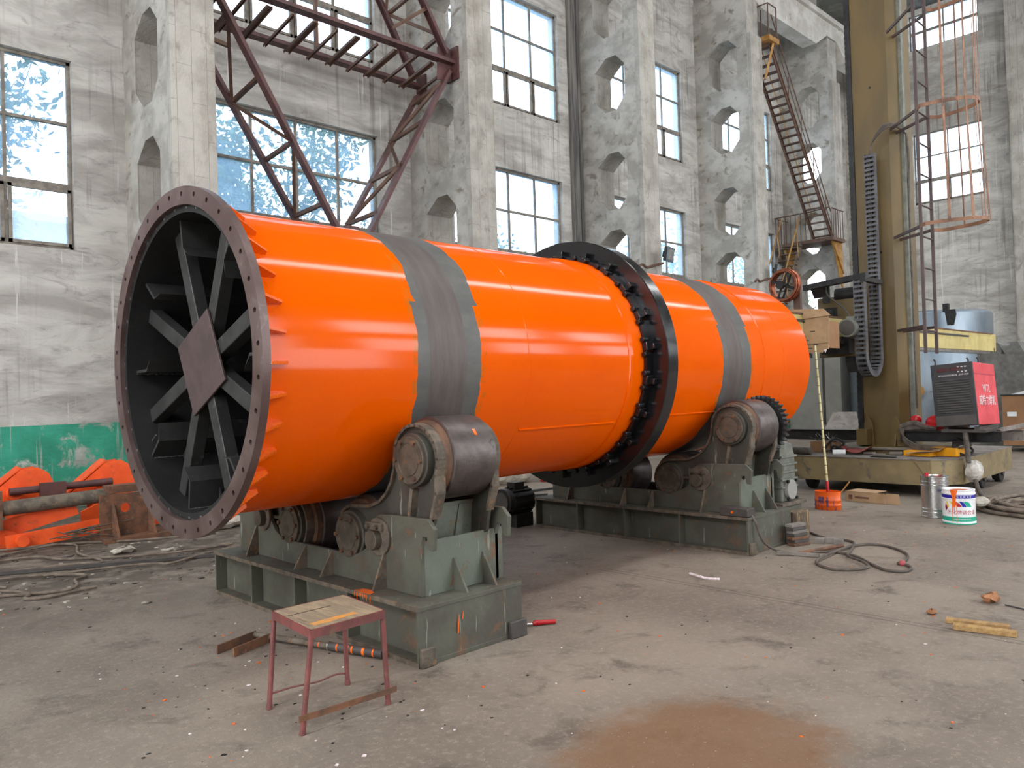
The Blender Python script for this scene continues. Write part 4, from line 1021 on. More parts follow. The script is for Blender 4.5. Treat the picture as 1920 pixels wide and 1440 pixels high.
for t in (5, 10, 14, 18, 22, 27):
    b = MB(); lo = hoops[0][t]; mid = hoops[1][t]; hi = hoops[2][t]
    off = Vector((rnd.uniform(-0.04, 0.04), rnd.uniform(-0.03, 0.03), 0))
    for p, q in ((lo, mid + off * 0), (mid, hi), (hi, Vector((hi.x, hi.y, 9.0)))):
        b.beam(p, q, 0.035, 0.006, up=(p - Vector((cxm, LY, p.z))))
    b.build('cage_bar', MT['cage'], ld)
for dx, t in ((0.07, 14), (-0.07, 22)):
    b = MB(); lo = hoops[0][t] + Vector((dx, 0, 0)); q = hoops[1][t]; b.beam(lo, q, 0.035, 0.006, up=(0, 1, 0)); b.build('cage_bar', MT['cage'], ld)

# ================================================================= things on and round the manipulator
# cardboard shield on the boom head
cb = thing('cardboard_shield', (10.9, 5.1, 2.08), 'taped brown cardboard wrapped round the boom end beside the drum mouth', 'cardboard')
b = MB(); b.box((10.88, 4.82, 2.10), (10.895, 5.44, 2.56)); b.build('front_sheet', MT['cardboard'], cb)
b = MB(); b.box((10.87, 4.80, 2.19), (10.882, 5.24, 2.60)); b.prism([(4.89, 2.06), (5.14, 2.06), (5.16, 2.16), (4.86, 2.14)], (10.865, 0, 0), (0, 1, 0), (0, 0, 1), (1, 0, 0), 0.01); b.build('front_patch', MT['cardboard'], cb)
b = MB(); b.prism([(4.76, 2.57), (5.36, 2.54), (5.40, 2.71), (4.86, 2.67)], (10.85, 0, 0), (0, 1, 0), (0, 0, 1), (1, 0, 0), 0.012); b.build('top_flap', MT['cardboard'], cb)
b = MB(); b.box((10.885, 4.84, 2.12), (11.3, 4.855, 2.50)); b.build('side_sheet', MT['brown_card'], cb)
b = MB()
for y, z in ((5.0, 2.30), (4.86, 2.36), (4.95, 2.24), (4.82, 2.17), (5.1, 2.4), (4.9, 2.12), (5.0, 2.5)): b.box((10.862, y + 0.14, z), (10.868, y + 0.21, z + 0.012))
b.build('tape_marks', MT['panel_grey'], cb)
b = MB()
for k in range(12): b.prism([(0, 0), (0.05, 0), (0.02, -0.05)], (10.87, 4.84 + 0.05 * k, 2.10), (0, 1, 0), (0, 0, 1), (1, 0, 0), 0.01)
b.build('torn_edge', MT['white_letter'], cb)
# red welding power source
we = thing('welding_power_source', (12.1, 3.4, 0.92), 'scuffed red welding power source with black louvred front, perched on the machine beams', 'welder')
Rt = Matrix.Translation((11.95, 3.53, 0.98)) @ Matrix.Rotation(math.radians(-4), 4, 'X') @ Matrix.Rotation(math.radians(2), 4, 'Y')
def wb(lo, hi): b = MB(); b.box(lo, hi, Rt); return b
W_, D_, H_ = 0.52, 1.0, 0.86     # y width, x depth, height
wb((0.01, -W_ / 2, 0.0), (D_, W_ / 2, H_)).build('housing', MT['red'], we, bevel=0.008)
fp = wb((-0.03, -W_ / 2 - 0.004, 0.0), (0.012, W_ / 2 + 0.004, H_ + 0.004)).build('front_panel', MT['black_panel'], we, bevel=0.004)
wb((-0.036, -W_ / 2 + 0.01, 0.01), (-0.03, W_ / 2 - 0.01, 0.145)).build('lower_panel', MT['panel_grey'], we)
for k in range(14):
    z = 0.185 + 0.034 * k; wb((-0.045, -W_ / 2 + 0.05, z), (-0.03, W_ / 2 - 0.05, z + 0.013)).build('louvre', MT['panel_grey'], fp)
for y in (0.06, -0.10): wb((-0.034, y - 0.015, 0.755), (-0.03, y + 0.12, 0.805)).build('display', MT['led'], fp)
for i in range(3):
    for z in (0.735, 0.80): wb((-0.034, -0.19 + 0.045 * i, z), (-0.03, -0.165 + 0.045 * i, z + 0.012)).build('printed_mark', MT['white_letter'], fp)
def place_text(body, size, M, name, mat, par, ex=0.001, sp=1.0):
    bm = text_bm(body, size, ex, sp); bmesh.ops.transform(bm, matrix=M, verts=bm.verts); return parts_bm(bm, name, mat, par, smooth=False)
# text frames: x right, y up, z out of the face
def frame_mat(o, right, up):
    r = Vector(right).normalized(); u = Vector(up).normalized(); n = r.cross(u); o = Vector(o)
    return Matrix(((r.x, u.x, n.x, o.x), (r.y, u.y, n.y, o.y), (r.z, u.z, n.z, o.z), (0, 0, 0, 1)))
place_text('WTLHANGONGSI  ZX7-1250', 0.03, Rt @ frame_mat((-0.034, -0.02, 0.70), (0, -1, 0), (0, 0, 1)), 'front_lettering', MT['white_letter'], we)
place_text('WTL', 0.15, Rt @ frame_mat((0.50, -W_ / 2 - 0.004, 0.50), (1, 0, 0), (0, 0, 1)), 'side_lettering', MT['white_letter'], we, 0.001, 1.05)
place_text('\u5a01\u7279\u529b\u710a\u673a', 0.15, Rt @ frame_mat((0.50, -W_ / 2 - 0.004, 0.33), (1, 0, 0), (0, 0, 1)), 'side_lettering', MT['white_letter'], we, 0.001, 1.0)
wb((0.03, -W_ / 2 - 0.003, 0.70), (D_ - 0.02, -W_ / 2, 0.706)).build('panel_seam', MT['purple_print'], we)
for x, y in ((0.05, 0.22), (0.4, -0.1), (0.5, -0.2)):
    b = MB(); c = Rt @ Vector((x, y, H_)); b.tube([c, c + Vector((0, 0, 0.06)), c + Vector((0, 0.02, 0.09))], 0.013, 6); b.build('lifting_eye', MT['machine_black'], we)
b = MB(); b.box((11.98, 3.2, 0.89), (12.5, 3.75, 0.93)); b.box((12.0, 3.28, 0.91), (12.95, 3.34, 0.965)); b.box((12.0, 3.66, 0.91), (12.95, 3.72, 0.965)); b.build('skid', MT['panel_grey'], we)
b = MB(); b.beam((12.05, 3.02, 0.93), (13.0, 2.96, 0.95), 0.04, 0.05); b.build('skid', MT['dust_top'], we)
# helmets, cables and boxes on the deck
he = thing('welding_helmet', (12.62, 4.02, 0.95), 'glossy dark-red safety helmet left of the red welder', 'helmet')
b = MB(); b.ball((12.5, 3.95, 1.0), 0.135, 10, (1.0, 1.25, 0.85)); b.build('shell', MT['red_gloss'], he)
b = MB(); b.prism([(3.78, 0.93), (4.14, 0.97), (4.12, 0.985), (3.78, 0.945)], (12.36, 0, 0), (0, 1, 0), (0, 0, 1), (1, 0, 0), 0.28); b.build('brim', MT['red_gloss'], he)
b = MB(); b.ball((12.55, 4.27, 1.04), 0.075, 8, (1, 1.1, 0.9)); tag(b.build('safety_helmet', MT['red_gloss']), 'smaller faded red helmet half hidden behind the glossy one', 'helmet')
b = MB(); b.tube(spline([(12.35, 4.42, 0.93), (12.4, 4.25, 0.99), (12.38, 4.1, 0.94), (12.42, 3.95, 0.92), (12.4, 4.2, 0.92), (12.36, 4.38, 0.90)], 6), 0.045, 8)
tag(b.build('work_gloves', MT['rubber']), 'crumpled dark work gloves lying on the beam beside the helmets', 'gloves')
b = MB()
for k in range(4):
    b.tube(spline([(12.30, 4.42 - 0.02 * k, 0.92), (12.24, 4.34, 0.80 - 0.02 * k), (12.22, 4.15, 0.68 - 0.02 * k), (12.2, 3.9, 0.64 - 0.01 * k), (12.22, 3.6, 0.66), (12.25, 3.45, 0.70 + 0.01 * k)], 8), 0.014, 7)
tag(b.build('welding_cable', MT['rubber']), 'bundle of welding cables sagging under the welder beam', 'cable')
b = MB()
for k in range(5):
    b.tube(spline([(12.3 + 0.03 * k, 3.75, 0.60), (12.35, 3.6 + 0.02 * k, 0.70 + 0.02 * k), (12.3, 3.45, 0.62), (12.25, 3.55, 0.56), (12.3, 3.72, 0.56 + 0.02 * k)], 6, True), 0.015, 6, closed=True)
tag(b.build('cable_coil', MT['rubber_black']), 'small black cable coil on the deck under the red welder', 'cable')
yb = thing('yellow_carton', (12.1, 3.8, 0.535), 'bright yellow carton at the near corner of the machine deck', 'box')
b = MB(); Ry = Matrix.Translation((12.18, 3.78, 0.536)) @ Matrix.Rotation(math.radians(-12), 4, 'Z'); b.box((0, -0.16, 0), (0.3, 0.22, 0.12), Ry); b.build('body', MT['yellow_box'], yb, bevel=0.004)
b = MB(); b.box((-0.18, 0.12, 0.0), (0.1, 0.50, 0.075), Ry); b.build('open_end', MT['yellow_box'], yb)
b = MB(); bm = b.bm
g = [[bm.verts.new((11.95 + 0.30 * i / 6, 4.22 - 0.42 * j / 6 - 0.04 * i / 6, 0.575 + 0.075 * (j / 6) ** 1.5 + 0.02 * math.sin(i * 0.9 + j * 0.7))) for j in range(7)] for i in range(7)]
for i in range(6):
    for j in range(6): b._f([g[i][j], g[i + 1][j], g[i + 1][j + 1], g[i][j + 1]])
o = b.build('cardboard_sheet', MT['cardboard']); md = o.modifiers.new('thick', 'SOLIDIFY'); md.thickness = 0.008
tag(o, 'torn pinkish cardboard sheet leaning on the yellow carton', 'cardboard')
mk = thing('welding_mask', (11.95, 5.0, 0.535), 'brick-red hand welding mask lying on the deck', 'welding mask')
b = MB(); bm = b.bm
g = [[bm.verts.new((11.9 + 0.22 * i / 8, 5.14 - 0.42 * j / 8 + 0.02 * i / 8, 0.545 + 0.13 * abs((j - 4) / 4.0) ** 2 * 0.7 + 0.06 * math.sin(PI * i / 8) * (1 - abs((j - 4) / 4.0)) + 0.02)) for j in range(9)] for i in range(9)]
for i in range(8):
    for j in range(8): b._f([g[i][j], g[i + 1][j], g[i + 1][j + 1], g[i][j + 1]])
o = b.build('shield', simple('brick_red_fibre', (138, 62, 56), (120, 52, 48), 5, 0.5), mk); md = o.modifiers.new('thick', 'SOLIDIFY'); md.thickness = 0.006
b = MB(); b.box((11.93, 5.05, 0.60), (11.99, 5.13, 0.63)); b.build('window', MT['machine_black'], mk)
b = MB(); b.tube(spline([(11.98, 5.12, 0.57), (12.0, 5.3, 0.6), (12.02, 5.42, 0.57)], 5), 0.014, 6); b.build('handle', MT['machine_black'], mk)
b = MB(); b.tube(spline([(12.12, 5.52, 0.56), (12.15, 5.4, 0.72), (12.12, 5.28, 0.76), (12.15, 5.2, 0.68), (12.1, 5.36, 0.58), (12.05, 5.3, 0.66), (12.1, 5.16, 0.57)], 6), 0.02, 7)
tag(b.build('black_strap', MT['rubber_black']), 'tangled black strap behind the brick-red mask on the deck', 'strap')
b = MB(); b.cyl((11.80, 5.22, 0.575), (11.88, 5.06, 0.575), 0.042, 18); tag(b.build('plastic_bottle', MT['white']), 'small clear-white bottle lying in front of the red mask', 'bottle')
b = MB(); b.cyl((11.78, 5.83, 0.59), (11.74, 5.52, 0.59), 0.055, 20); tag(b.build('fur_roller', MT['rubber'], bevel=0.015), 'dark grey roll lying at the left corner of the machine deck', 'roll')
bx_ = thing('brown_carton', (12.3, 5.6, 0.535), 'small open brown carton with steel wires, on the left of the deck', 'box')
b = MB(); b.box((12.25, 5.47, 0.536), (12.52, 5.78, 0.70)); b.box((12.27, 5.30, 0.546), (12.3, 5.44, 0.69)); b.build('body', MT['brown_card'], bx_)
b = MB()
for k in range(14):
    p = Vector((12.32, 5.55 + rnd.uniform(-0.1, 0.1), 0.70)); q = p + Vector((rnd.uniform(-0.08, 0.08), rnd.uniform(-0.2, 0.2), rnd.uniform(0.05, 0.16))); b.tube([p, q], 0.003, 4)
b.build('wires', MT['silver'], bx_)
for k, (x, y, r) in enumerate(((12.05, 4.86, 0.02), (12.1, 4.50, 0.024), (12.0, 4.7, 0.012))):
    b = MB(); b.cyl((x, y, 0.536 + r), (x + 0.05, y - 0.16, 0.536 + r), r, 14)
    tag(b.build('steel_rod_end', MT['dust_top']), ['short steel pipe stub near the red mask on the deck', 'fatter pipe stub in front of the column foot', 'thin rod stub between the two pipe stubs'][k], 'rod')
b = MB(); b.box((11.68, 4.28, 0.536), (11.76, 4.62, 0.546)); tag(b.build('flat_file', MT['machine_black']), 'flat black bar lying at the front edge of the deck', 'tool')
b = MB()
for k in range(9):
    a = rnd.uniform(-1, 1); x = 11.72 + rnd.uniform(0, 0.2); y = 4.66 + 0.04 * k; b.cyl((x, y, 0.541), (x + 0.06 * a, y + 0.12, 0.541), 0.004, 5)
tag(b.build('electrode_stubs', MT['dust_top']), 'scatter of used electrode stubs on the deck', 'electrode stubs', kind='stuff')
# wrapped plug hanging at the deck corner and the hoses on the floor
pl = thing('wrapped_plug', (12.0, 3.42, 0.35), 'cable joint wrapped in crumpled white plastic hanging at the deck corner', 'cable joint')
b = MB(); b.ball((12.05, 3.38, 0.36), 0.13, 8, (0.8, 0.9, 1.15)); bm = b.bm
for v in bm.verts: v.co += Vector((rnd.uniform(-1, 1), rnd.uniform(-1, 1), rnd.uniform(-1, 1))) * 0.014
b.build('plastic_wrap', simple('crumpled_white_plastic', (206, 200, 190), (170, 164, 156), 9, 0.35), pl, ang=15)
b = MB(); b.tube(spline([(12.02, 3.46, 0.92), (12.0, 3.44, 0.7), (11.98, 3.42, 0.48)], 5), 0.035, 8); b.tube(spline([(12.02, 3.36, 0.26), (11.95, 3.3, 0.1), (11.8, 3.2, 0.025)], 5), 0.03, 8); b.build('cable', MT['rubber'], pl)
b = MB()
for k in range(9):
    r_ = random.Random(50 + k); cx_, cy_ = 11.15 + r_.uniform(-0.1, 0.15), 2.42 + r_.uniform(-0.1, 0.1); P = []
    n = 14; ra, rb = 0.75 + r_.uniform(-0.25, 0.1), 0.55 + r_.uniform(-0.2, 0.1)
    for i in range(n):
        a = 2 * PI * i / n; P.append((cx_ + ra * math.cos(a) + r_.uniform(-0.04, 0.04), cy_ + rb * math.sin(a) + r_.uniform(-0.04, 0.04), 0.03 + 0.02 * (k % 5)))
    b.tube(spline(P, 5, True), 0.022, 7, closed=True)
tag(b.build('hose_pile', MT['dusty_hose']), 'tangled pile of dusty thick hoses on the floor at the right edge', 'hose', kind='stuff')
b = MB(); b.ball((10.75, 2.95, 0.12), 0.11, 6, (1.5, 0.8, 0.6)); tag(b.build('rag', MT['grey_rock'], ang=10), 'dusty pale rag on top of the hose pile', 'rag')
# ================================================================= THINGS ON THE FLOOR
# stool
st = thing('stool', (2.2, 3.7, 0), 'low maroon steel stool with a bare plywood seat, in front of the near roller stand', 'stool')
ZT = 0.49
T = [Vector((1.975, 3.435, ZT)), Vector((1.995, 3.90, ZT)), Vector((2.455, 3.92, ZT)), Vector((2.42, 3.455, ZT))]
F = [Vector((1.895, 3.466, 0)), Vector((1.937, 3.883, 0)), Vector((2.405, 3.873, 0)), Vector((2.391, 3.463, 0))]
# fit: top corners taken at seat height
T = [Vector((1.945, 3.45, ZT)), Vector((1.99, 3.93, ZT)), Vector((2.43, 3.93, ZT)), Vector((2.39, 3.47, ZT))]
b = MB(); v0 = [b.bm.verts.new(p + Vector((0, 0, -0.012)) + ((sum(T, Vector()) / 4 - p) * 0.03)) for p in T]; v1 = [b.bm.verts.new(p + Vector((0, 0, 0.002)) + ((sum(T, Vector()) / 4 - p) * 0.03)) for p in T]
b._f(v0); b._f(v1[::-1])
for i in range(4): b._f([v0[i], v1[i], v1[(i + 1) % 4], v0[(i + 1) % 4]])
se = b.build('seat', MT['wood'], st, smooth=False)
b = MB(); b.bm.verts.ensure_lookup_table(); A_ = T[0].lerp(T[1], 0.66); B_ = T[3].lerp(T[2], 0.66)
b.beam(A_.lerp(B_, 0.05) + Vector((0, 0, 0.0026)), A_.lerp(B_, 0.62) + Vector((0, 0, 0.0026)), 0.004, 0.002); b.build('board_gap', MT['machine_black'], se)
b = MB(); r_ = random.Random(4)
A_ = T[0].lerp(T[1], 0.16); B_ = T[3].lerp(T[2], 0.18)
P = [A_.lerp(B_, t) for t in (0.12, 0.25, 0.4, 0.55, 0.68)]
v = []
for i, t in enumerate((0.10, 0.18, 0.3, 0.42, 0.55, 0.70)): v.append(b.bm.verts.new(A_.lerp(B_, t) + Vector((0, 0.03 + r_.uniform(-0.006, 0.012), 0.0028))))
for i, t in enumerate((0.70, 0.55, 0.42, 0.3, 0.18, 0.10)): v.append(b.bm.verts.new(A_.lerp(B_, t) + Vector((0, -0.026 + r_.uniform(-0.01, 0.006), 0.0028))))
b._f(v); b.build('paint_smear', simple('thin_orange_smear', (214, 144, 66), (186, 140, 90), 14, 0.5), se, smooth=False)
for i in range(4):
    p, q = T[i], T[(i + 1) % 4]; c = sum(T, Vector()) / 4; n = ((p + q) / 2 - c); n.z = 0; n.normalize()
    b = MB(); b.beam(p + Vector((0, 0, -0.02)), q + Vector((0, 0, -0.02)), 0.005, 0.042); b.beam(p + Vector((0, 0, -0.001)) - n * 0.006, q + Vector((0, 0, -0.001)) - n * 0.006, 0.02, 0.005); b.build('rail', MT['stool_red'], st)
for i in range(4):
    b = MB(); top = T[i].lerp(T[(i + 2) % 4], 0.02) + Vector((0, 0, -0.02)); bot = F[i]
    b.tube([top, top.lerp(bot, 0.94), top.lerp(bot, 0.945), bot], [0.0135, 0.0135, 0.0155, 0.0155], 12); b.build('leg', MT['stool_red'], st)
def onleg(i, z): t = (T[i].z - z) / T[i].z; return T[i].lerp(F[i], t)
a, c = onleg(0, 0.085), onleg(3, 0.075); d = (c - a).normalized()
b = MB(); b.beam(a - d * 0.035 + Vector((0, -0.016, 0)), c + d * 0.045 + Vector((0, -0.016, 0)), 0.005, 0.03); b.build('stretcher', MT['rust'], st)
a, c = onleg(1, 0.075), onleg(2, 0.06)
b = MB(); b.tube(spline([a, a.lerp(c, 0.3) + Vector((0, 0, 0.005)), a.lerp(c, 0.6) + Vector((0, 0, -0.002)), a.lerp(c, 0.85) + Vector((0, 0, 0.012)), c], 5), 0.005, 6); b.build('stretcher_rod', MT['stool_red'], st)
# long-handled fork
fk = thing('pipe_fork', (2.5, 4.7, 0), 'rusty two-pronged steel fork with a long pipe handle spattered orange, behind the stool', 'steel fork')
a, c = Vector((2.44, 5.10, 0.035)), Vector((2.785, 4.07, 0.035)); 
b = MB(); b.tube([a, a.lerp(c, 0.62)], 0.020, 14); b.build('handle', MT['grime'], fk)
b = MB(); b.tube([a.lerp(c, 0.61), c], 0.0265, 16); hg = b.build('grip', MT['panel_grey'], fk)
b = MB(); b.tube([a.lerp(c, 0.605), a.lerp(c, 0.615)], 0.028, 16); b.build('collar', MT['silver'], hg)
for t, w in ((0.54, 0.004), (0.68, 0.006), (0.755, 0.014), (0.79, 0.006), (0.87, 0.010), (0.94, 0.006)):
    b = MB(); rr = 0.0275 if t > 0.61 else 0.021; p = a.lerp(c, t); d = (c - a).normalized(); b.lathe([(-w, rr), (w, rr)], p, d, 8, PI * 1.45, PI * 2.35); b.build('paint_drip', MT['orange'], fk)
b = MB(); b.beam((2.455, 5.09, 0.03), (2.14, 4.98, 0.03), 0.012, 0.055); b.build('prong', MT['rust'], fk)
b = MB(); b.beam((2.49, 4.955, 0.03), (2.185, 4.84, 0.03), 0.012, 0.055); b.build('prong', MT['rust'], fk)
# red-handled brush by the stand
rb = thing('small_brush', (3.95, 3.85, 0), 'small tool with a red plastic handle on the floor beside the stand corner', 'tool')
b = MB(); b.tube([(3.79, 3.90, 0.018), (3.87, 3.855, 0.016)], 0.010, 10); b.build('ferrule', MT['silver'], rb)
b = MB(); b.tube([(3.87, 3.855, 0.018), (3.89, 3.845, 0.02), (3.93, 3.82, 0.02), (4.01, 3.765, 0.019)], [0.009, 0.02, 0.017, 0.015], 12); b.build('handle', MT['red_gloss'], rb)
# orange paint tub with brush and long roller pole
ob = thing('paint_tub', (9.98, 4.5, 0), 'oval orange-smeared paint tub standing in front of the machine base', 'tub')
def oval(b, prof, c, sx, sy, n=40):
    rings = []
    for z, k in prof: rings.append([b.bm.verts.new((c[0] + sx * k * math.cos(2 * PI * i / n), c[1] + sy * k * math.sin(2 * PI * i / n), z)) for i in range(n)])
    for A, B in zip(rings, rings[1:]):
        for i in range(n): b._f([A[i], A[(i + 1) % n], B[(i + 1) % n], B[i]])
    b._f(rings[0][::-1]); return rings
tubm = N('orange_smeared_tub'); p_ = tubm.xyz()
dr = tubm.math('MULTIPLY', tubm.ramp(tubm.noise(16, 3, 0.6, tubm.vec((1, 1, 0.12))), 0.52, 0.58), tubm.math('LESS_THAN', p_[2], 0.17))
MT['tub'] = tubm.done(tubm.mix(dr, (240, 100, 20), (86, 70, 110)), 0.4)
b = MB(); oval(b, [(0.0, 0.96), (0.01, 1.0), (0.05, 1.0), (0.055, 1.03), (0.07, 1.03), (0.075, 1.0), (0.11, 1.0), (0.115, 1.03), (0.13, 1.03), (0.135, 1.0), (0.235, 1.0), (0.235, 0.96), (0.10, 0.96)], (9.98, 4.5), 0.12, 0.165); b.build('body', MT['tub'], ob, ang=50)
b = MB(); r_ = oval(b, [(0.10, 0.95), (0.101, 0.95)], (9.98, 4.5), 0.12, 0.165); b.build('paint', MT['orange'], ob)
br = thing('paint_brush', (10.02, 4.34, 0.2), 'old wooden brush sticking out of the orange tub', 'brush')
b = MB(); b.beam((10.0, 4.40, 0.14), (10.04, 4.24, 0.36), 0.03, 0.015); b.build('handle', MT['ochre'], br); b = MB(); b.beam((9.985, 4.43, 0.11), (10.002, 4.39, 0.16), 0.05, 0.025); b.build('bristles', MT['orange'], br)
rp = thing('roller_pole', (9.98, 4.52, 0.1), 'long pale yellow bamboo pole standing in the orange tub', 'pole')
a, c = Vector((9.96, 4.48, 0.12)), Vector((10.25, 4.72, 2.13))
b = MB(); b.tube([a, a.lerp(c, 0.12)], 0.02, 12); b.build('painted_grip', MT['red_gloss'], rp)
b = MB(); b.tube([a.lerp(c, 0.10), a.lerp(c, 0.55), c], 0.0145, 10); b.build('cane', simple('pale_bamboo', (224, 212, 160), (206, 192, 140), 9, 0.5), rp)
for k in range(15):
    t = 0.16 + 0.057 * k; b = MB(); b.tube([a.lerp(c, t), a.lerp(c, t + 0.004)], 0.0158, 10); b.build('cane_node', MT['rust'], rp)
# flattened carton under the machine
fc = thing('flat_carton', (10.9, 4.3, 0), 'open pale-brown carton lying on the floor under the machine base edge', 'box')
Rz = Matrix.Translation((10.92, 4.26, 0.0)) @ Matrix.Rotation(math.radians(-8), 4, 'Z')
b = MB(); b.box((-0.14, -0.20, 0.0), (-0.135, 0.36, 0.14), Rz); b.box((-0.14, 0.355, 0), (0.16, 0.36, 0.14), Rz); b.box((-0.14, -0.2, 0), (0.16, 0.36, 0.005), Rz); b.box((-0.14, -0.06, 0.135), (0.16, 0.36, 0.14), Rz); b.build('body', MT['cardboard'], fc)
b = MB(); b.prism([(-0.20, 0.01), (-0.38, -0.0), (-0.36, 0.14), (-0.2, 0.14)], Rz @ Vector((-0.14, 0, 0)), (0, 1, 0), (0, 0, 1), (1, 0, 0), 0.005); b.build('flap', MT['cardboard'], fc)
b = MB(); b.box((-0.143, 0.02, 0.05), (-0.141, 0.22, 0.075), Rz); b.box((-0.143, 0.26, 0.03), (-0.141, 0.31, 0.09), Rz); b.build('print', MT['rust'], fc)
# cans
sc_ = thing('silver_can', (10.02, 3.24, 0), 'plain bright tin can with a small red cap, beside the printed paint can', 'can')
c = (10.08, 3.25, 0); R = 0.148
b = MB(); b.lathe([(0.0, R * 0.95), (0.004, R * 1.03), (0.02, R * 1.03), (0.024, R), (0.055, R), (0.06, R * 1.025), (0.07, R * 1.025), (0.075, R), (0.095, R), (0.10, R * 1.025), (0.11, R * 1.025), (0.115, R), (0.37, R), (0.375, R * 1.025), (0.385, R * 1.025), (0.39, R), (0.41, R), (0.415, R * 1.025), (0.425, R * 1.025), (0.43, R), (0.465, R), (0.47, R * 1.03), (0.485, R * 1.03), (0.488, R * 0.97), (0.475, R * 0.94), (0.475, 0.001)], c, (0, 0, 1), 56, up=(1, 0, 0)); b.build('body', MT['silver'], sc_, ang=30)
b = MB(); b.cyl((c[0] + 0.05, c[1] + 0.10, 0.475), (c[0] + 0.05, c[1] + 0.10, 0.51), 0.024, 16); b.build('cap', MT['red_gloss'], sc_)
b = MB(); b.ball((c[0] - 0.03, c[1] - 0.06, 0.478), 0.05, 5, (1, 1.2, 0.12)); b.build('paint_blot', MT['red_gloss'], sc_)
pc = thing('paint_can', (9.78, 2.9, 0), 'white paint can with blue and green bands, coloured leaf logo and an orange drip', 'paint can')
c = (9.80, 2.915, 0); R = 0.165; HC = 0.385
def canband(z0, z1, mat, name, par, rr=0.0006):
    b = MB(); b.lathe([(z0, R + rr), (z1, R + rr)], c, (0, 0, 1), 64, up=(1, 0, 0)); return b.build(name, mat, par)
b = MB(); b.lathe([(0.0, R * 0.96), (0.004, R * 1.035), (0.016, R * 1.035), (0.02, R), (0.022, R), (0.026, R * 1.02), (0.032, R * 1.02), (0.036, R), (0.278, R), (0.284, R * 1.035), (0.29, R * 1.0), (0.33, R), (0.335, R * 1.03), (0.345, R * 1.03), (0.35, R), (0.37, R * 0.985), (0.375, R * 1.01), (HC, R * 1.01), (HC + 0.002, R * 0.94), (HC - 0.012, R * 0.92), (HC - 0.012, 0.001)], c, (0, 0, 1), 64, up=(1, 0, 0)); bd = b.build('body', MT['white'], pc, ang=30)
canband(0.292, 0.328, MT['blue_print'], 'blue_band', bd); canband(0.037, 0.085, MT['green_print'], 'green_band', bd); canband(0.003, 0.017, MT['green_print'], 'green_foot', bd, 0.0062)
# direction of the camera from the can
A0 = math.atan2(-c[1], -c[0])
def wrap(bm, zc, a_off, mat, name, rr=0.0012):
    """bend flat artwork (x right, y up) round the can"""
    for v in bm.verts:
        a = A0 + a_off + v.co.x / R; v.co = Vector((c[0] + (R + rr) * math.cos(a), c[1] + (R + rr) * math.sin(a), zc + v.co.y))
    return parts_bm(bm, name, mat, bd, smooth=False)
def leafpoly(pts):
    b = MB(); 
    bmesh.ops.delete(b.bm, geom=[], context='VERTS')
    v = [b.bm.verts.new((x, y, 0)) for x, y in pts]; b._f(v); bmesh.ops.triangulate(b.bm, faces=b.bm.faces); bmesh.ops.subdivide_edges(b.bm, edges=b.bm.edges, cuts=3, use_grid_fill=True); return b.bm
wrap(leafpoly([(-0.155, -0.02), (-0.14, -0.06), (-0.115, -0.02), (-0.145, 0.03)]), 0.205, 0.0, MT['purple_print'], 'logo_leaf')
wrap(leafpoly([(-0.14, 0.045), (-0.115, -0.02), (-0.10, 0.0), (-0.125, 0.055)]), 0.205, 0.0, MT['yellow_print'], 'logo_leaf')
wrap(leafpoly([(-0.10, 0.055), (-0.07, 0.03), (-0.05, -0.005), (-0.03, 0.0), (-0.05, 0.035), (-0.085, 0.055)]), 0.205, 0.0, MT['yellow_print'], 'logo_leaf')
wrap(leafpoly([(-0.06, 0.055), (-0.035, 0.03), (-0.02, -0.005), (0.03, -0.005), (0.005, 0.035), (-0.03, 0.055)]), 0.205, 0.0, MT['red_gloss'], 'logo_leaf')
wrap(leafpoly([(0.0, 0.055), (0.02, 0.03), (0.035, -0.005), (0.08, -0.005), (0.05, 0.04), (0.03, 0.055)]), 0.205, 0.0, MT['blue_print'], 'logo_leaf')
wrap(leafpoly([(0.04, 0.055), (0.06, 0.03), (0.085, -0.005), (0.135, -0.005), (0.11, 0.04), (0.085, 0.055)]), 0.205, 0.0, MT['green_print'], 'logo_leaf')
def ctext(body, size, zc, off, mat, name):
    bm = text_bm(body, size, 0.0); bmesh.ops.subdivide_edges(bm, edges=[e for e in bm.edges if e.calc_length() > 0.012], cuts=2); return wrap(bm, zc, off, mat, name, 0.0016)
ctext('\u4e50\u5316\u724c\u8c03\u5408\u6f06', 0.052, 0.135, 0.18, MT['magenta'], 'lettering')
ctext('\u4e50 \u5316 \u724c \u6cb9 \u6f06', 0.026, 0.308, 0.35, MT['white'], 'lettering')
ctext('\u4e0a\u6d77\u4e50\u5316\u6cb9\u6f06\u6709\u9650\u516c\u53f8', 0.018, 0.060, 0.2, MT['white'], 'lettering')
# paint run down the side and over the lid
b = MB(); bm = b.bm; n = 10; g = []
for j, (z, w) in enumerate(((HC + 0.003, 0.075), (0.35, 0.055), (0.30, 0.035), (0.25, 0.034), (0.22, 0.032), (0.20, 0.026))):
    g.append([bm.verts.new((-0.045 + w * (i / n - 0.5) * 1.0, z, 0)) for i in range(n + 1)])
for A, B in zip(g, g[1:]):
    for i in range(n): b._f([A[i], A[i + 1], B[i + 1], B[i]])
for x0, zl in ((-0.062, 0.03), (-0.02, 0.02), (-0.045, 0.12)):
    v = [bm.verts.new((x0 + dx, z, 0)) for dx, z in ((-0.004, 0.25), (0.004, 0.25), (0.003, zl), (-0.003, zl))]; b._f(v)
for v in bm.verts:
    a = A0 + v.co.x / R; rr = 0.008 if v.co.y > 0.27 else 0.003; v.co = Vector((c[0] + (R + rr) * math.cos(a), c[1] + (R + rr) * math.sin(a), v.co.y))
parts_bm(bm, 'paint_run', MT['orange'], pc)
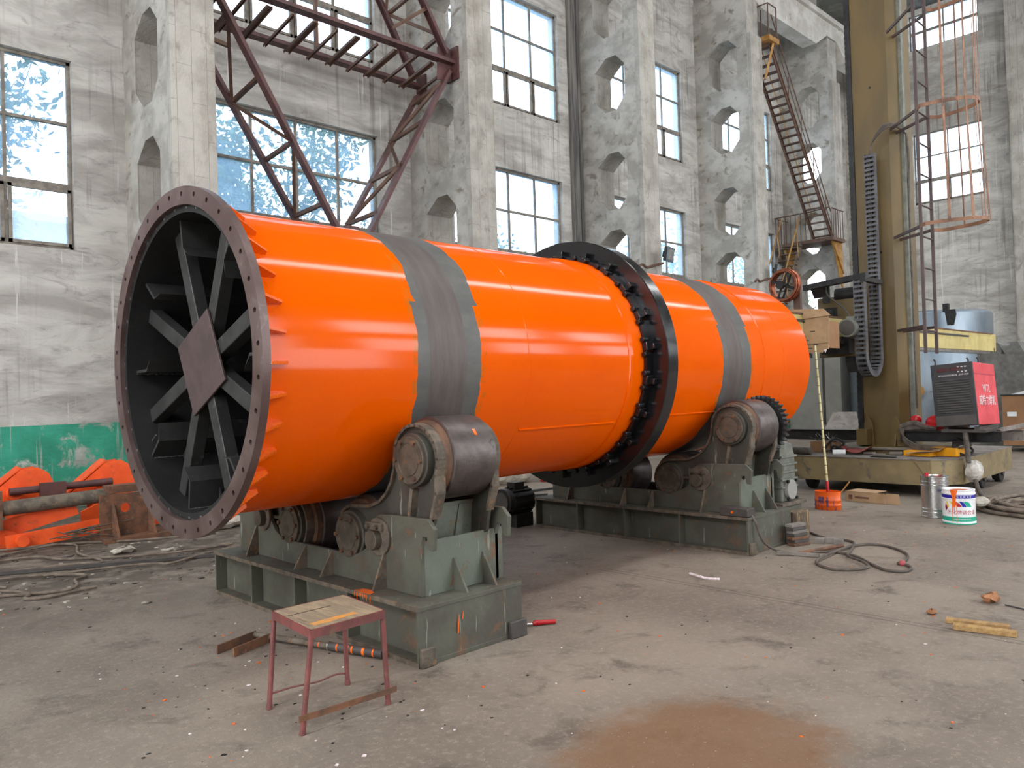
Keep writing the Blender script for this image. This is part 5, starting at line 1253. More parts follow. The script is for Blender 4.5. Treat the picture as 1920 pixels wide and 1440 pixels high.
b = MB(); b.ball((c[0] - 0.05, c[1] - 0.03, HC - 0.008), 0.10, 6, (1, 1, 0.05)); b.build('paint_blot', MT['orange'], pc)
# power cable and hand-welding cable loop on the right
cc = thing('floor_cable', (7.3, 3.3, 0), 'dark cable lying in a double loop on the floor right of the far stand', 'cable')
P = [(6.93, 3.90, 0.40), (6.90, 3.82, 0.30), (6.96, 3.78, 0.12), (7.10, 3.70, 0.02), (7.17, 3.52, 0.012), (7.39, 3.31, 0.012), (7.32, 3.06, 0.014), (7.12, 2.86, 0.014), (6.94, 2.66, 0.013), (6.95, 2.52, 0.013), (7.10, 2.50, 0.013), (7.23, 2.58, 0.013), (7.25, 2.66, 0.013), (7.45, 2.66, 0.013), (7.75, 2.78, 0.012), (7.98, 3.09, 0.012), (7.76, 3.26, 0.02), (7.13, 3.25, 0.03), (6.86, 3.22, 0.014), (6.70, 3.02, 0.012), (6.78, 2.86, 0.012), (6.95, 2.80, 0.012), (7.05, 2.88, 0.03), (7.25, 3.10, 0.024), (7.55, 3.20, 0.014), (7.92, 3.32, 0.013), (8.02, 3.45, 0.013), (8.0, 3.62, 0.013), (8.25, 3.95, 0.013), (8.5, 4.25, 0.013), (8.7, 4.6, 0.013)]
b = MB(); b.tube(spline(P, 7), 0.0125, 8); b.build('sheath', MT['rubber'], cc)
b = MB(); b.ball((7.24, 2.62, 0.02), 0.028, 6); b.build('red_tape', simple('faded_red_tape', (178, 84, 86), (160, 70, 72), 6, 0.6), cc)
jb = thing('junction_box', (6.85, 3.95, 0.36), 'small dark junction box on the corner of the far stand', 'box')
b = MB(); b.box((6.82, 3.86, 0.36), (6.96, 4.16, 0.44)); b.build('body', MT['panel_grey'], jb, bevel=0.006); b = MB(); b.cyl((6.81, 4.02, 0.40), (6.822, 4.02, 0.40), 0.012, 12); b.build('button', MT['orange'], jb)
# stacked steel blocks
for k, (dx, dy, rot, m_) in enumerate(((0, 0, -18, 'rust'), (0.01, 0.005, -14, 'panel_grey'), (-0.01, 0.01, -20, 'rust'), (0.005, 0.012, -12, 'panel_grey'), (0.0, 0.015, -16, 'dust_top'), (-0.012, 0.02, -10, 'panel_grey'), (-0.005, 0.025, -14, 'dust_top'))):
    Rz = Matrix.Translation((7.56 + dx, 3.76 + dy - 0.035, 0.031 * k)) @ Matrix.Rotation(math.radians(rot), 4, 'Z')
    b = MB(); b.box((-0.10, -0.045, 0.001), (0.11, 0.045, 0.031), Rz); o = b.build('steel_block', MT[m_], bevel=0.004)
    tag(o, ['bottom, rust-brown steel block of the stack by the far stand', 'second steel block from the bottom of the stack by the far stand', 'third, rust-edged steel block up in the stack by the far stand', 'middle grey block of the seven stacked by the far stand', 'third steel block from the top of the stack by the far stand', 'second block from the top of the stack by the far stand', 'topmost grey block of the stack by the far stand'][k], 'steel block', 'steel blocks stacked by the far stand')
bb = thing('bridge_block', (7.85, 3.5, 0), 'low u-shaped steel block lying right of the stacked blocks', 'steel block')
Rz = Matrix.Translation((7.83, 3.53, 0.0)) @ Matrix.Rotation(math.radians(-72), 4, 'Z')
b = MB(); b.prism([(-0.13, -0.06), (-0.045, -0.06), (-0.045, 0.0), (0.045, 0.0), (0.045, -0.06), (0.13, -0.06), (0.13, 0.06), (-0.13, 0.06)], Rz @ Vector((0, 0, 0.001)), Rz.to_3x3() @ Vector((1, 0, 0)), Rz.to_3x3() @ Vector((0, 1, 0)), (0, 0, 1), 0.05); b.build('block', MT['dust_top'], bb, smooth=False)
b = MB(); b.prism([(-0.05, -0.02), (0.05, 0.01), (0.32, -0.0), (0.33, 0.03), (0.05, 0.045), (-0.05, 0.01)], (7.02, 3.62, 0.005), (0.30, -0.95, 0), (0.95, 0.30, 0), (0, 0, 1), 0.03)
tag(b.build('curved_offcut', MT['dust_top'], ang=20), 'curved steel offcut with a bright cut end, left of the cable loop', 'steel offcut')
b = MB(); b.tube([(7.12, 3.50, 0.02), (7.66, 3.32, 0.03)], 0.017, 10); tag(b.build('steel_rod', MT['rust']), 'short brown rod lying across the cable loop near the offcut', 'rod')
# timber blocks and wooden prop at the far stand
b = MB(); b.box((7.72, 3.80, 0), (7.98, 3.94, 0.30)); tag(b.build('timber_prop', simple('split_timber', (112, 94, 72), (80, 68, 54), 6, 0.85, c3=(176, 140, 96), s3=7, t3=(0.55, 0.66), stretch=(3, 3, 0.6)), bevel=0.012), 'upright chunk of split timber at the right end of the far stand', 'timber')
for k, (p, q, h) in enumerate((((5.70, 1.80), (5.78, 1.45), 0.028), ((5.58, 1.72), (5.64, 1.375), 0.034))):
    b = MB(); b.beam((p[0], p[1], h / 2 + 0.001), (q[0], q[1], h / 2 + 0.001), 0.06, h); tag(b.build('plank', MT['plank'], bevel=0.003), ['thinner, darker batten of the pair on the floor joint', 'thicker pale batten of the pair on the floor joint, nearer the camera'][k], 'plank', 'short battens on the floor at the right')
for k, (x, y, s) in enumerate(((6.40, 1.72, 0.055), (5.84, 1.93, 0.028))):
    b = MB(); b.ball((x, y, s * 0.55), s, 6, (1.3, 1.0, 0.6)); bm = b.bm; r_ = random.Random(k)
    for v in bm.verts: v.co += Vector((r_.uniform(-1, 1), r_.uniform(-1, 1), r_.uniform(-0.6, 1))) * s * 0.32
    tag(b.build('crumpled_paper', MT['leafpaper'], ang=10), ['larger crumpled brown scrap of paper on the right of the floor', 'smaller crumpled brown scrap nearer the two battens'][k], 'paper')
b = MB(); b.tube([(6.36, 1.62, 0.008), (6.3, 1.42, 0.006)], 0.005, 6); tag(b.build('twig', MT['rubber_black']), 'thin dark twig beside the larger crumpled scrap', 'twig')
b = MB(); b.tube(spline([(5.82, 3.86, 0.01), (5.78, 3.76, 0.012), (5.76, 3.66, 0.01), (5.80, 3.56, 0.01)], 4), [0.012] * 13, 6); tag(b.build('paper_strip', MT['white_letter']), 'small whitish twisted strip on the bare floor right of the near stand', 'scrap')
# loose chips and flakes
b = MB(); r_ = random.Random(12)
for k in range(420):
    u = r_.random()
    x = r_.uniform(1.2, 9.5); y = r_.uniform(0.9, 7.5)
    if k < 140: x = r_.uniform(1.4, 3.0); y = r_.uniform(3.0, 5.6)
    s = r_.uniform(0.003, 0.010); a = r_.uniform(0, PI)
    p = [Vector((x + s * math.cos(a + t) * r_.uniform(0.6, 1.6), y + s * math.sin(a + t) * r_.uniform(0.6, 1.3), 0.0)) for t in (0, 1.6, 3.1, 4.7)]
    b.mi = 0 if u < 0.45 else (1 if u < 0.75 else 2)
    v0 = [b.bm.verts.new(q + Vector((0, 0, 0.0005))) for q in p]; v1 = [b.bm.verts.new(q + Vector((0, 0, s * 0.45))) for q in p]
    b._f(v1); [b._f([v0[i], v0[(i + 1) % 4], v1[(i + 1) % 4], v1[i]]) for i in range(4)]
tag(b.build('floor_chips', [MT['machine_black'], MT['white_letter'], MT['orange']], smooth=False), 'scattered dark, pale and orange chips on the bare floor', 'debris', kind='stuff')
# ================================================================= SCRAP AT THE LONG WALL
def bracketframe(name, x0, label, s=1.0):
    t = thing(name, (x0, 11.3, 0), label, 'steel bracket', 'orange brackets dumped by the green wall')
    P = [(0.0, 0.25), (0.10, 0.33), (0.72, 0.86), (0.90, 0.88), (1.02, 0.80), (1.10, 0.62), (1.02, 0.28), (0.55, 0.28), (0.55, 0.5), (0.28, 0.28)]
    for dy in (0.0, 0.24):
        b = MB(); b.prism([(x * s, z * s) for x, z in P], (x0, 11.2 + dy, 0), (1, 0, 0), (0, 0, 1), (0, 1, 0), 0.03); b.build('side_plate', MT['scrap_orange'], t, smooth=False)
    b = MB(); b.beam((x0 + 0.03 * s, 11.34, 0.31 * s), (x0 + 0.72 * s, 11.34, 0.89 * s), 0.25, 0.02); b.build('cover_plate', MT['scrap_orange'], t)
    b = MB(); b.cyl((x0 + 0.62 * s, 11.05, 0.58 * s), (x0 + 0.62 * s, 11.2, 0.58 * s), 0.07, 18); b.build('boss', MT['scrap_orange'], t)
    return t
bracketframe('lifting_bracket', 1.70, 'left of the two peaked orange steel brackets by the green wall')
bracketframe('lifting_bracket', 2.66, 'right of the two peaked orange brackets, partly behind the drum flange', 1.02)
b = MB(); b.cyl((2.25, 11.0, 0.62), (3.4, 11.0, 0.64), 0.045, 16); tag(b.build('cross_shaft', MT['truss']), 'brown round bar joining the peaked orange brackets', 'bar')
b = MB(); b.xz([(2.56, 0.32), (2.84, 0.32), (2.84, 0.70), (2.56, 0.70)], 10.9, 10.98); tag(b.build('clevis_plate', MT['truss'], smooth=False), 'brown forked plate hanging on the bar between the brackets', 'plate')
tp = thing('pipe_support', (2.6, 10.9, 0.3), 'grey-brown pipe with square end plates lying across the orange scrap', 'pipe')
b = MB(); b.cyl((2.05, 10.6, 0.47), (3.25, 10.42, 0.53), 0.085, 20); b.build('pipe', MT['grime'], tp)
b = MB(); b.box((1.5, 10.5, 0.24), (2.08, 10.6, 0.68)); b.build('end_plate', MT['rust'], tp, smooth=False)
an = thing('anchor_bracket', (3.6, 10.2, 0), 'rusty l-shaped anchor bracket with a round hole, on the floor left of the drum mouth', 'bracket')
b = MB(); bm = b.bm
for y in (10.2, 10.24):
    ring_ = [bm.verts.new((3.30 + 0.058 * math.cos(2 * PI * i / 16), y, 0.375 + 0.058 * math.sin(2 * PI * i / 16))) for i in range(16)]
    sq = [bm.verts.new((3.31 + a * 0.30, y, 0.30 + b2 * 0.25)) for a, b2 in [(1, 0), (1, 0.5), (1, 1), (0.5, 1), (0, 1), (-0.5, 1), (-1, 1), (-1, 0.5), (-1, 0), (-1, -0.5), (-1, -1), (-0.5, -1), (0, -1), (0.5, -1), (1, -1), (1, -0.5)]]
    for i in range(16): b._f([ring_[i], ring_[(i + 1) % 16], sq[(i + 1) % 16], sq[i]])
    if y < 10.22: r0, s0_ = ring_, sq
for i in range(16): b._f([r0[i], r0[(i + 1) % 16], ring_[(i + 1) % 16], ring_[i]]); b._f([s0_[i], s0_[(i + 1) % 16], sq[(i + 1) % 16], sq[i]])
b.build('upright_plate', MT['rust'], an, ang=30)
b = MB(); b.box((2.98, 9.95, 0.0), (3.75, 10.5, 0.05)); b.build('foot_plate', MT['rust'], an, smooth=False)
b = MB(); b.prism([(10.2, 0.05), (10.0, 0.05), (10.19, 0.44), (10.2, 0.44)], (3.14, 0, 0), (0, 1, 0), (0, 0, 1), (1, 0, 0), 0.03); b.build('gusset', MT['rust'], an, smooth=False)
b = MB(); b.prism([(10.2, 0.05), (10.0, 0.05), (10.19, 0.44), (10.2, 0.44)], (3.56, 0, 0), (0, 1, 0), (0, 0, 1), (1, 0, 0), 0.03); b.build('gusset', MT['rust'], an, smooth=False)
b = MB(); b.beam((3.12, 10.35, 0.60), (3.75, 10.35, 0.60), 0.22, 0.09); tag(b.build('rusty_channel', MT['rust'], smooth=False), 'short rusty channel resting on the anchor bracket', 'channel')
lk = thing('orange_linkage', (2.6, 10.7, 0), 'low orange link arms with round pin heads, in front of the scrap', 'linkage')
b = MB(); b.beam((1.9, 10.75, 0.16), (2.85, 10.55, 0.42), 0.05, 0.20); b.build('arm', MT['scrap_orange'], lk)
b = MB(); b.beam((2.1, 10.5, 0.08), (3.15, 10.45, 0.17), 0.05, 0.17); b.build('arm', MT['scrap_orange'], lk)
b = MB(); b.prism([(1.5, 0.02), (2.25, 0.02), (2.3, 0.12), (2.2, 0.2), (1.6, 0.34), (1.45, 0.30)], (0, 10.62, 0), (1, 0, 0), (0, 0, 1), (0, 1, 0), 0.04); b.build('arm', MT['scrap_orange'], lk, smooth=False)
for x, z in ((2.25, 0.10), (3.12, 0.18)):
    b = MB(); b.cyl((x, 10.38, z), (x, 10.52, z), 0.065, 18); b.build('pin_head', MT['scrap_orange'], lk)
b = MB(); b.prism([(3.0, 0.02), (4.2, 0.02), (4.25, 0.3), (3.3, 0.42), (3.0, 0.3)], (0, 10.9, 0), (1, 0, 0), (0, 0, 1), (0, 1, 0), 0.05); b.build('plate', MT['scrap_orange'], lk, smooth=False)
b = MB(); r_ = random.Random(3)
for k in range(14):
    x = 2.5 + r_.uniform(0, 0.3); b.tube([(x, 10.25 + r_.uniform(-0.15, 0.15), 0.06 + r_.uniform(0, 0.12)), (x + r_.uniform(0.3, 0.7), 10.2 + r_.uniform(-0.15, 0.15), 0.03 + r_.uniform(0, 0.2))], 0.006, 4)
tag(b.build('straw_bundle', MT['grime']), 'handful of straw-like wires lying against the anchor bracket', 'wires', kind='stuff')
b = MB(); b.ball((4.35, 9.95, 0.06), 0.2, 8, (1.8, 1.0, 0.36)); bm = b.bm; r_ = random.Random(8)
for v in bm.verts: v.co += Vector((r_.uniform(-1, 1), r_.uniform(-1, 1), r_.uniform(-0.2, 1))) * 0.03
tag(b.build('crumpled_sack', MT['grey_rock'], ang=10), 'crumpled off-white sack on the floor under the drum mouth', 'sack')
# steel strip and cables on the dusty floor at left
b = MB(); b.beam((1.6, 9.08, 0.02), (3.5, 8.14, 0.02), 0.055, 0.03); tag(b.build('steel_strip', MT['panel_grey']), 'long straight dark steel strip lying on the dusty floor at left', 'steel strip')
lab = ['cable nearest the scrap pile, at the top of the left tangle', 'looped cable crossing the left tangle in a bight', 'long cable running beside the steel strip toward the near stand', 'lower left cable with a sharp kink', 'lowest cable of the left tangle, nearest the camera', 'cable under the strip, bending toward the stand corner', 'short bent rod end at the left edge of the floor']
CB = [[(1.3, 10.9), (2.04, 10.45), (2.6, 10.35), (3.2, 9.9), (3.9, 9.5)],
      [(1.2, 9.9), (2.05, 10.1), (2.52, 10.3), (2.72, 10.15), (2.58, 9.5), (2.62, 8.9), (2.55, 8.72), (2.40, 8.85), (2.1, 9.0), (1.4, 9.1)],
      [(1.7, 9.7), (2.2, 9.65), (2.35, 9.35), (2.7, 9.0), (3.0, 8.75), (3.4, 8.6), (3.9, 8.6)],
      [(1.4, 8.75), (1.9, 8.62), (2.28, 8.25), (2.15, 8.05), (2.1, 7.8), (1.95, 7.7), (1.5, 7.95)],
      [(1.3, 8.3), (1.6, 8.12), (1.72, 7.8), (1.66, 7.65), (1.8, 7.55), (2.2, 7.6)],
      [(2.0, 8.5), (2.6, 8.35), (2.9, 8.2), (3.0, 8.05), (3.3, 8.2), (3.7, 8.35), (4.1, 8.3)],
      [(1.0, 8.6), (1.4, 8.5), (1.55, 8.42), (1.65, 8.25)]]
for k, P in enumerate(CB):
    b = MB(); r_ = random.Random(k); b.tube(spline([(x, y, 0.016 + r_.uniform(0, 0.012)) for x, y in P], 7), 0.0135 if k != 6 else 0.01, 7)
    tag(b.build('loose_cable', MT['dusty_hose']), lab[k], 'cable', 'dusty cables on the floor at left')
b = MB(); r_ = random.Random(30)
for k in range(260):
    x = r_.uniform(1.2, 4.2); y = r_.uniform(7.2, 10.2); s = r_.uniform(0.006, 0.03); a = r_.uniform(0, PI)
    p = [Vector((x + s * math.cos(a + t) * r_.uniform(0.6, 1.6), y + s * math.sin(a + t) * r_.uniform(0.6, 1.3), 0.0)) for t in (0, 1.6, 3.1, 4.7)]
    b.mi = r_.choice((0, 1, 1, 2)); v0 = [b.bm.verts.new(q + Vector((0, 0, 0.0005))) for q in p]; v1 = [b.bm.verts.new(q + Vector((0, 0, s * 0.4))) for q in p]
    b._f(v1); [b._f([v0[i], v0[(i + 1) % 4], v1[(i + 1) % 4], v1[i]]) for i in range(4)]
tag(b.build('rubble', [MT['panel_grey'], MT['grime'], MT['grey_rock']], smooth=False), 'dusty rubble and flakes strewn among the cables at left', 'rubble', kind='stuff')
for k, (x, y, z, s) in enumerate(((2.95, 9.2, 0.0, 0.10), (3.3, 8.85, 0, 0.07), (2.31, 6.70, 0, 0.03))):
    b = MB(); b.ball((x, y, s * 0.25), s, 5, (1.4, 0.7, 0.35)); bm = b.bm; r_ = random.Random(60 + k)
    for v in bm.verts: v.co += Vector((r_.uniform(-1, 1), r_.uniform(-1, 1), r_.uniform(-0.3, 1))) * s * 0.25
    tag(b.build('pale_scrap', MT['grey_rock'], ang=10), ['pale wood-like scrap lying above the steel strip', 'pale crumpled scrap near the far end of the steel strip', 'small pale scrap on the bare floor left of the near stand'][k], 'scrap')
# ================================================================= STEEL BRACING BETWEEN THE FIRST TWO COLUMNS
bz = thing('column_bracing', (8.16, 13.2, 4.4), 'red-brown lattice steel bracing between the two columns behind the drum', 'steel bracing')
XL, XR, XM = 5.45, 10.86, 8.2
def chord(name, p, q, w=0.14, h=0.07):
    b = MB(); b.channel(p, q, h, w, 0.012, up=(0, 1, 0)); return b.build(name, MT['truss'], bz, smooth=False)
YN, YB = 12.62, 13.72
for y, zz in ((YN, 8.60), (YB, 8.42)):
    chord('horizontal_beam', (XL, y, zz), (XR, y, zz), 0.20)
    if y == YN: 
        b = MB(); b.box((XR - 0.06, y - 0.16, zz - 0.32), (XR - 0.01, y + 0.22, zz + 0.36)); b.build('end_plate', MT['truss'], bz)
        b = MB(); b.xz([(XR - 0.45, zz - 0.40), (XR - 0.05, zz - 0.30), (XR - 0.05, zz + 0.32), (XR - 0.2, zz + 0.40), (XR - 0.42, zz + 0.30)], y + 0.04, y + 0.055); b.build('gusset', MT['truss'], bz)
    else:
        b = MB(); b.box((XR - 0.05, y - 0.16, zz - 0.3), (XR - 0.01, y + 0.16, zz + 0.3)); b.build('end_plate', MT['truss'], bz)
LR = {}
for y, tag_, ztop in ((YN, 'n', 8.5), (YB, 'b', 8.3)):
    dz = 0.0 if y == YN else -0.05
    LR['R' + tag_] = ((XR - 0.20, y, ztop - 0.05), (XM + 0.05, y, 4.25))
    LR['L' + tag_] = ((XL + 0.20, y, ztop - 0.05), (XM - 0.05, y, 4.25))
    chord('diagonal_leg', *LR['R' + tag_], w=0.16); chord('diagonal_leg', *LR['L' + tag_], w=0.16)
    UL = ((XL + 0.12, y, ztop + 0.3), (XM - 0.1, y, 12.6)); UR = ((XR - 0.2, y, ztop + 0.3), (XM + 0.1, y, 12.6))
    LR['UL' + tag_] = UL; LR['UR' + tag_] = UR
    chord('diagonal_leg', *UL, w=0.16); chord('diagonal_leg', *UR, w=0.16)
    b = MB(); b.xz([(XM - 0.3, 4.5), (XM - 0.15, 4.1), (XM + 0.15, 4.1), (XM + 0.3, 4.5), (XM + 0.12, 4.85), (XM - 0.12, 4.85)], y - 0.06, y - 0.045); b.build('gusset', MT['truss'], bz)
def lerp3(a, c, t): return Vector(a).lerp(Vector(c), t)
for key in ('R', 'L', 'UR', 'UL'):
    A0_, A1_ = LR[key + 'n']; B0_, B1_ = LR[key + 'b']
    ts = [0.08, 0.30, 0.54, 0.78, 0.98]
    for i in range(len(ts)):
        b = MB(); b.angle(lerp3(A0_, A1_, ts[i]), lerp3(B0_, B1_, ts[i]), 0.07, 0.01); b.build('lacing_bar', MT['brown_iron'], bz, smooth=False)
        if i < len(ts) - 1:
            p, q = (lerp3(A0_, A1_, ts[i]), lerp3(B0_, B1_, ts[i + 1])) if i % 2 == 0 else (lerp3(B0_, B1_, ts[i]), lerp3(A0_, A1_, ts[i + 1]))
            b = MB(); b.angle(p, q, 0.06, 0.01); b.build('lacing_bar', MT['brown_iron'], bz, smooth=False)
k = 0; x = 5.75
while x < 10.7:
    w = 0.12 if k % 2 == 0 else 0.05
    b = MB(); b.channel((x, YN, 8.52), (x, YB, 8.34), 0.05, w, 0.01, up=(1, 0, 0)); b.build('cross_member', MT['brown_iron'], bz, smooth=False); x += 0.45; k += 1
for (p, q) in (((6.4, YB, 8.1), (5.5, YB, 8.2)), ((9.3, YN, 8.9), (10.2, YN, 9.6)), ((8.2, YB, 8.5), (8.2, YB, 11.5))):
    b = MB(); b.angle(p, q, 0.07, 0.01); b.build('tie_bar', MT['brown_iron'], bz, smooth=False)

# ================================================================= STAIRS BETWEEN COLUMNS 4 AND 5
sr = thing('steel_stairs', (26.0, 12.2, 6.8), 'long narrow rusty stair climbing from a railed landing to a small high platform', 'stairs')
b = MB(); b.box((23.5, 11.95, 12.66), (24.15, 12.85, 12.82)); b.build('top_platform', MT['ochre'], sr)
for p, q in (((23.55, 12.8, 12.7), (23.55, 12.75, 11.4)), ((23.95, 12.0, 12.7), (23.5, 12.1, 11.4)), ((24.0, 12.6, 12.7), (23.5, 12.4, 11.5))):
    b = MB(); b.angle(p, q, 0.09, 0.012); b.build('platform_brace', MT['ochre'], sr, smooth=False)
for x, y in ((23.55, 12.0), (23.55, 12.8), (24.1, 12.8), (24.1, 12.0), (23.85, 12.4)):
    b = MB(); b.cyl((x, y, 12.8), (x, y, 13.85), 0.022, 8); b.build('rail_post', MT['brown_iron'], sr)
for p, q in (((23.55, 12.0, 13.85), (24.1, 12.0, 13.85)), ((23.55, 12.8, 13.85), (24.1, 12.8, 13.85)), ((23.55, 12.0, 13.85), (23.55, 12.8, 13.85)), ((23.55, 12.4, 13.85), (23.85, 12.4, 14.4))):
    b = MB(); b.cyl(p, q, 0.02, 8); b.build('hand_rail', MT['brown_iron'], sr)
# upper flight
A1 = Vector((23.75, 12.75, 12.7)); A2 = Vector((23.75, 12.12, 12.7)); B1 = Vector((27.95, 12.78, 6.86)); B2 = Vector((27.95, 12.12, 6.86))
for p, q in ((A1, B1), (A2, B2)):
    b = MB(); b.channel(p, q, 0.05, 0.16, 0.012, up=(0, 0, 1)); b.build('stringer', MT['brown_iron'], sr, smooth=False)
n = 26
for i in range(n):
    t = (i + 0.6) / n; p, q = A1.lerp(B1, t), A2.lerp(B2, t)
    b = MB(); b.box((p.x - 0.10, q.y, p.z - 0.015), (p.x + 0.08, p.y, p.z + 0.015)); b.build('tread', MT['brown_iron'], sr)
for p, q in ((A2, B2),):
    for dz, r in ((0.95, 0.02), (0.5, 0.015)):
        b = MB(); b.cyl(p + Vector((0.25, 0, dz)), q + Vector((0.0, 0, dz)), r, 8); b.build('hand_rail', MT['brown_iron'], sr)
    for i in range(5):
        t = 0.1 + 0.2 * i; b = MB(); b.cyl(p.lerp(q, t), p.lerp(q, t) + Vector((0.05, 0, 0.95)), 0.016, 8); b.build('baluster', MT['brown_iron'], sr)
b = MB(); b.cyl(A1 + Vector((0.25, 0, 0.9)), B1 + Vector((0, 0, 0.9)), 0.018, 8); b.build('hand_rail', MT['ochre'], sr)
# landing on the side of column 5
b = MB(); b.box((27.55, 11.9, 6.72), (28.60, 14.1, 6.84)); b.build('landing', MT['brown_iron'], sr)
for y in (12.05, 13.85):
    b = MB(); b.xz([(28.62, 6.72), (27.9, 6.72), (28.35, 5.4), (28.62, 5.0)], y - 0.02, y + 0.02); b.angle((27.7, y, 6.7), (28.58, y, 5.6), 0.08, 0.012); b.build('landing_bracket', MT['ochre'], sr, smooth=False)
for k in range(12):
    y = 11.95 + 0.19 * k
    if k in (1, 2, 3): continue
    b = MB(); b.cyl((27.6, y, 6.84), (27.6, y, 7.85), 0.014, 6); b.build('baluster', MT['brown_iron'], sr)
for k in range(5):
    x = 27.7 + 0.2 * k; b = MB(); b.cyl((x, 11.93, 6.84), (x, 11.93, 7.85), 0.014, 6); b.build('baluster', MT['brown_iron'], sr); b = MB(); b.cyl((x, 14.08, 6.84), (x, 14.08, 7.85), 0.014, 6); b.build('baluster', MT['brown_iron'], sr)
for p, q in (((27.6, 12.7, 7.85), (27.6, 14.08, 7.85)), ((27.6, 11.93, 7.85), (28.6, 11.93, 7.85)), ((27.6, 14.08, 7.85), (28.6, 14.08, 7.85)), ((27.6, 12.7, 7.85), (27.6, 12.0, 7.9))):
    b = MB(); b.cyl(p, q, 0.022, 8); b.build('hand_rail', MT['brown_iron'], sr)
# lower flight going back down toward column 4
C1 = Vector((27.55, 13.75, 6.75)); C2 = Vector((27.55, 13.05, 6.75)); D1 = Vector((23.9, 13.75, 0.6)); D2 = Vector((23.9, 13.05, 0.6))
for p, q in ((C1, D1), (C2, D2)):
    b = MB(); b.channel(p, q, 0.05, 0.18, 0.012); b.build('stringer', MT['grime'], sr, smooth=False)
for i in range(26):
    t = (i + 0.5) / 26; p, q = C1.lerp(D1, t), C2.lerp(D2, t); b = MB(); b.box((p.x - 0.10, q.y, p.z - 0.015), (p.x + 0.10, p.y, p.z + 0.015)); b.build('tread', MT['brown_iron'], sr)
for p, q in ((C1, D1), (C2, D2)):
    b = MB(); b.cyl(p + Vector((-0.1, 0, 0.95)), q + Vector((-0.1, 0, 0.95)), 0.025, 8); b.build('hand_rail', MT['ochre'], sr)
    for i in range(4):
        t = 0.08 + 0.25 * i; b = MB(); b.cyl(p.lerp(q, t), p.lerp(q, t) + Vector((-0.1, 0, 0.95)), 0.018, 8); b.build('baluster', MT['ochre'], sr)

# ================================================================= FLOODLIGHTS ON THE COLUMNS
def flood(x, z, label):
    t = thing('floodlight', (x, 12.0, z), label, 'floodlight', 'floodlights on the columns')
    b = MB(); b.tube(spline([(x - 1.1, 12.0, z - 0.20), (x - 0.85, 12.06, z - 0.10), (x - 0.5, 12.17, z - 0.13), (x - 0.2, 12.17, z - 0.06), (x, 12.0, z)], 5), 0.035, 8); b.build('arm', MT['brown_iron'], t)
    Rm = Matrix.Translation((x + 0.03, 11.8, z + 0.20)) @ Matrix.Rotation(math.radians(-75), 4, 'Z') @ Matrix.Rotation(math.radians(10), 4, 'Y')
    b = MB(); b.box((-0.10, -0.23, -0.18), (0.0, 0.23, 0.18), Rm); b.prism([(-0.12, -0.08), (0.12, -0.08), (0.08, 0.08), (-0.08, 0.08)], Rm @ Vector((-0.18, 0, 0)), Rm.to_3x3() @ Vector((0, 1, 0)), Rm.to_3x3() @ Vector((0, 0, 1)), Rm.to_3x3() @ Vector((1, 0, 0)), 0.1); b.build('housing', MT['machine_black'], t, bevel=0.01)
    b = MB(); b.box((0.0, -0.24, -0.19), (0.02, 0.24, 0.19), Rm); b.build('front_frame', MT['galv'], t)
    b = MB(); b.box((0.02, -0.19, -0.14), (0.024, 0.19, 0.14), Rm); b.build('lens', MT['silver'], t)
flood(17.35, 4.93, 'floodlight on an arm from the middle column, just above the drum')
flood(23.25, 5.02, 'floodlight on the next column, left of the copper wire spool')

# ================================================================= BACKGROUND AT RIGHT
cb2 = thing('control_cabinet', (26.0, 11.5, 0), 'big plain grey cabinet standing behind the machine, right of the drum end', 'cabinet')
b = MB(); b.box((25.3, 10.84, 0.12), (26.4, 12.62, 3.05)); b.build('body', MT['cabinet'], cb2, bevel=0.02)
b = MB(); b.box((25.285, 11.36, 0.3), (25.31, 11.44, 3.0)); b.build('door_gap', MT['panel_grey'], cb2)
b = MB(); b.box((25.3, 10.84, 0.0), (26.4, 12.62, 0.12)); b.build('plinth', MT['panel_grey'], cb2)
b = MB(); b.prism([(-0.38, 0), (0.38, 0), (0.2, 0.8), (-0.3, 0.8)], (17.0, 7.3, 0.56), (0.1, -1, 0), (0.6, 0.1, 0.5), (0, 0, 1), 0.03); 
tag(b.build('bent_sheet', MT['dust_top'], smooth=False), 'bent grey sheet leaning between the cabinet and the column foot', 'steel sheet')
b = MB(); b.box((16.9, 6.95, 0), (17.5, 7.7, 0.555)); tag(b.build('storage_crate', MT['panel_grey'], bevel=0.02), 'dark low crate under the bent grey sheet', 'crate')
tk = thing('storage_tank', (26.5, 8.2, 0), 'large round dull silver tank standing behind the boom', 'tank')
b = MB(); b.lathe([(0.0, 0.01), (0.0, 2.0), (3.55, 2.0), (3.62, 1.97), (3.66, 1.9), (3.66, 0.01)], (26.2, 8.75, 0), (0, 0, 1), 72, up=(1, 0, 0)); b.build('shell', MT['galv'], tk, ang=30)
b = MB(); b.lathe([(1.3, 2.004), (1.32, 2.004)], (26.2, 8.75, 0), (0, 0, 1), 72, up=(1, 0, 0)); b.build('seam', MT['silver'], tk)
b = MB(); b.cyl((24.3, 8.2, 1.35), (24.0, 8.1, 1.35), 0.12, 16); b.cyl((24.0, 8.1, 1.35), (23.95, 8.08, 1.35), 0.18, 16); b.build('valve', MT['ochre'], tk)
b = MB(); b.prism([(0.06, 0), (-0.10, 0), (-0.17, 0.30), (-0.15, 0.44), (0.12, 0.44)], (24.15, 7.24, 3.16), (0, 1, 0), (0, 0, 1), (1, 0, 0), 0.06); b.box((24.2, 7.28, 3.55), (24.35, 7.42, 3.78)); b.build('lifting_lug', MT['machine_black'], tk, smooth=False)
tb = thing('tarpaulin_stack', (22.0, 5.4, 0), 'tall stack under a creased grey tarpaulin, right of the red welder', 'tarpaulin')
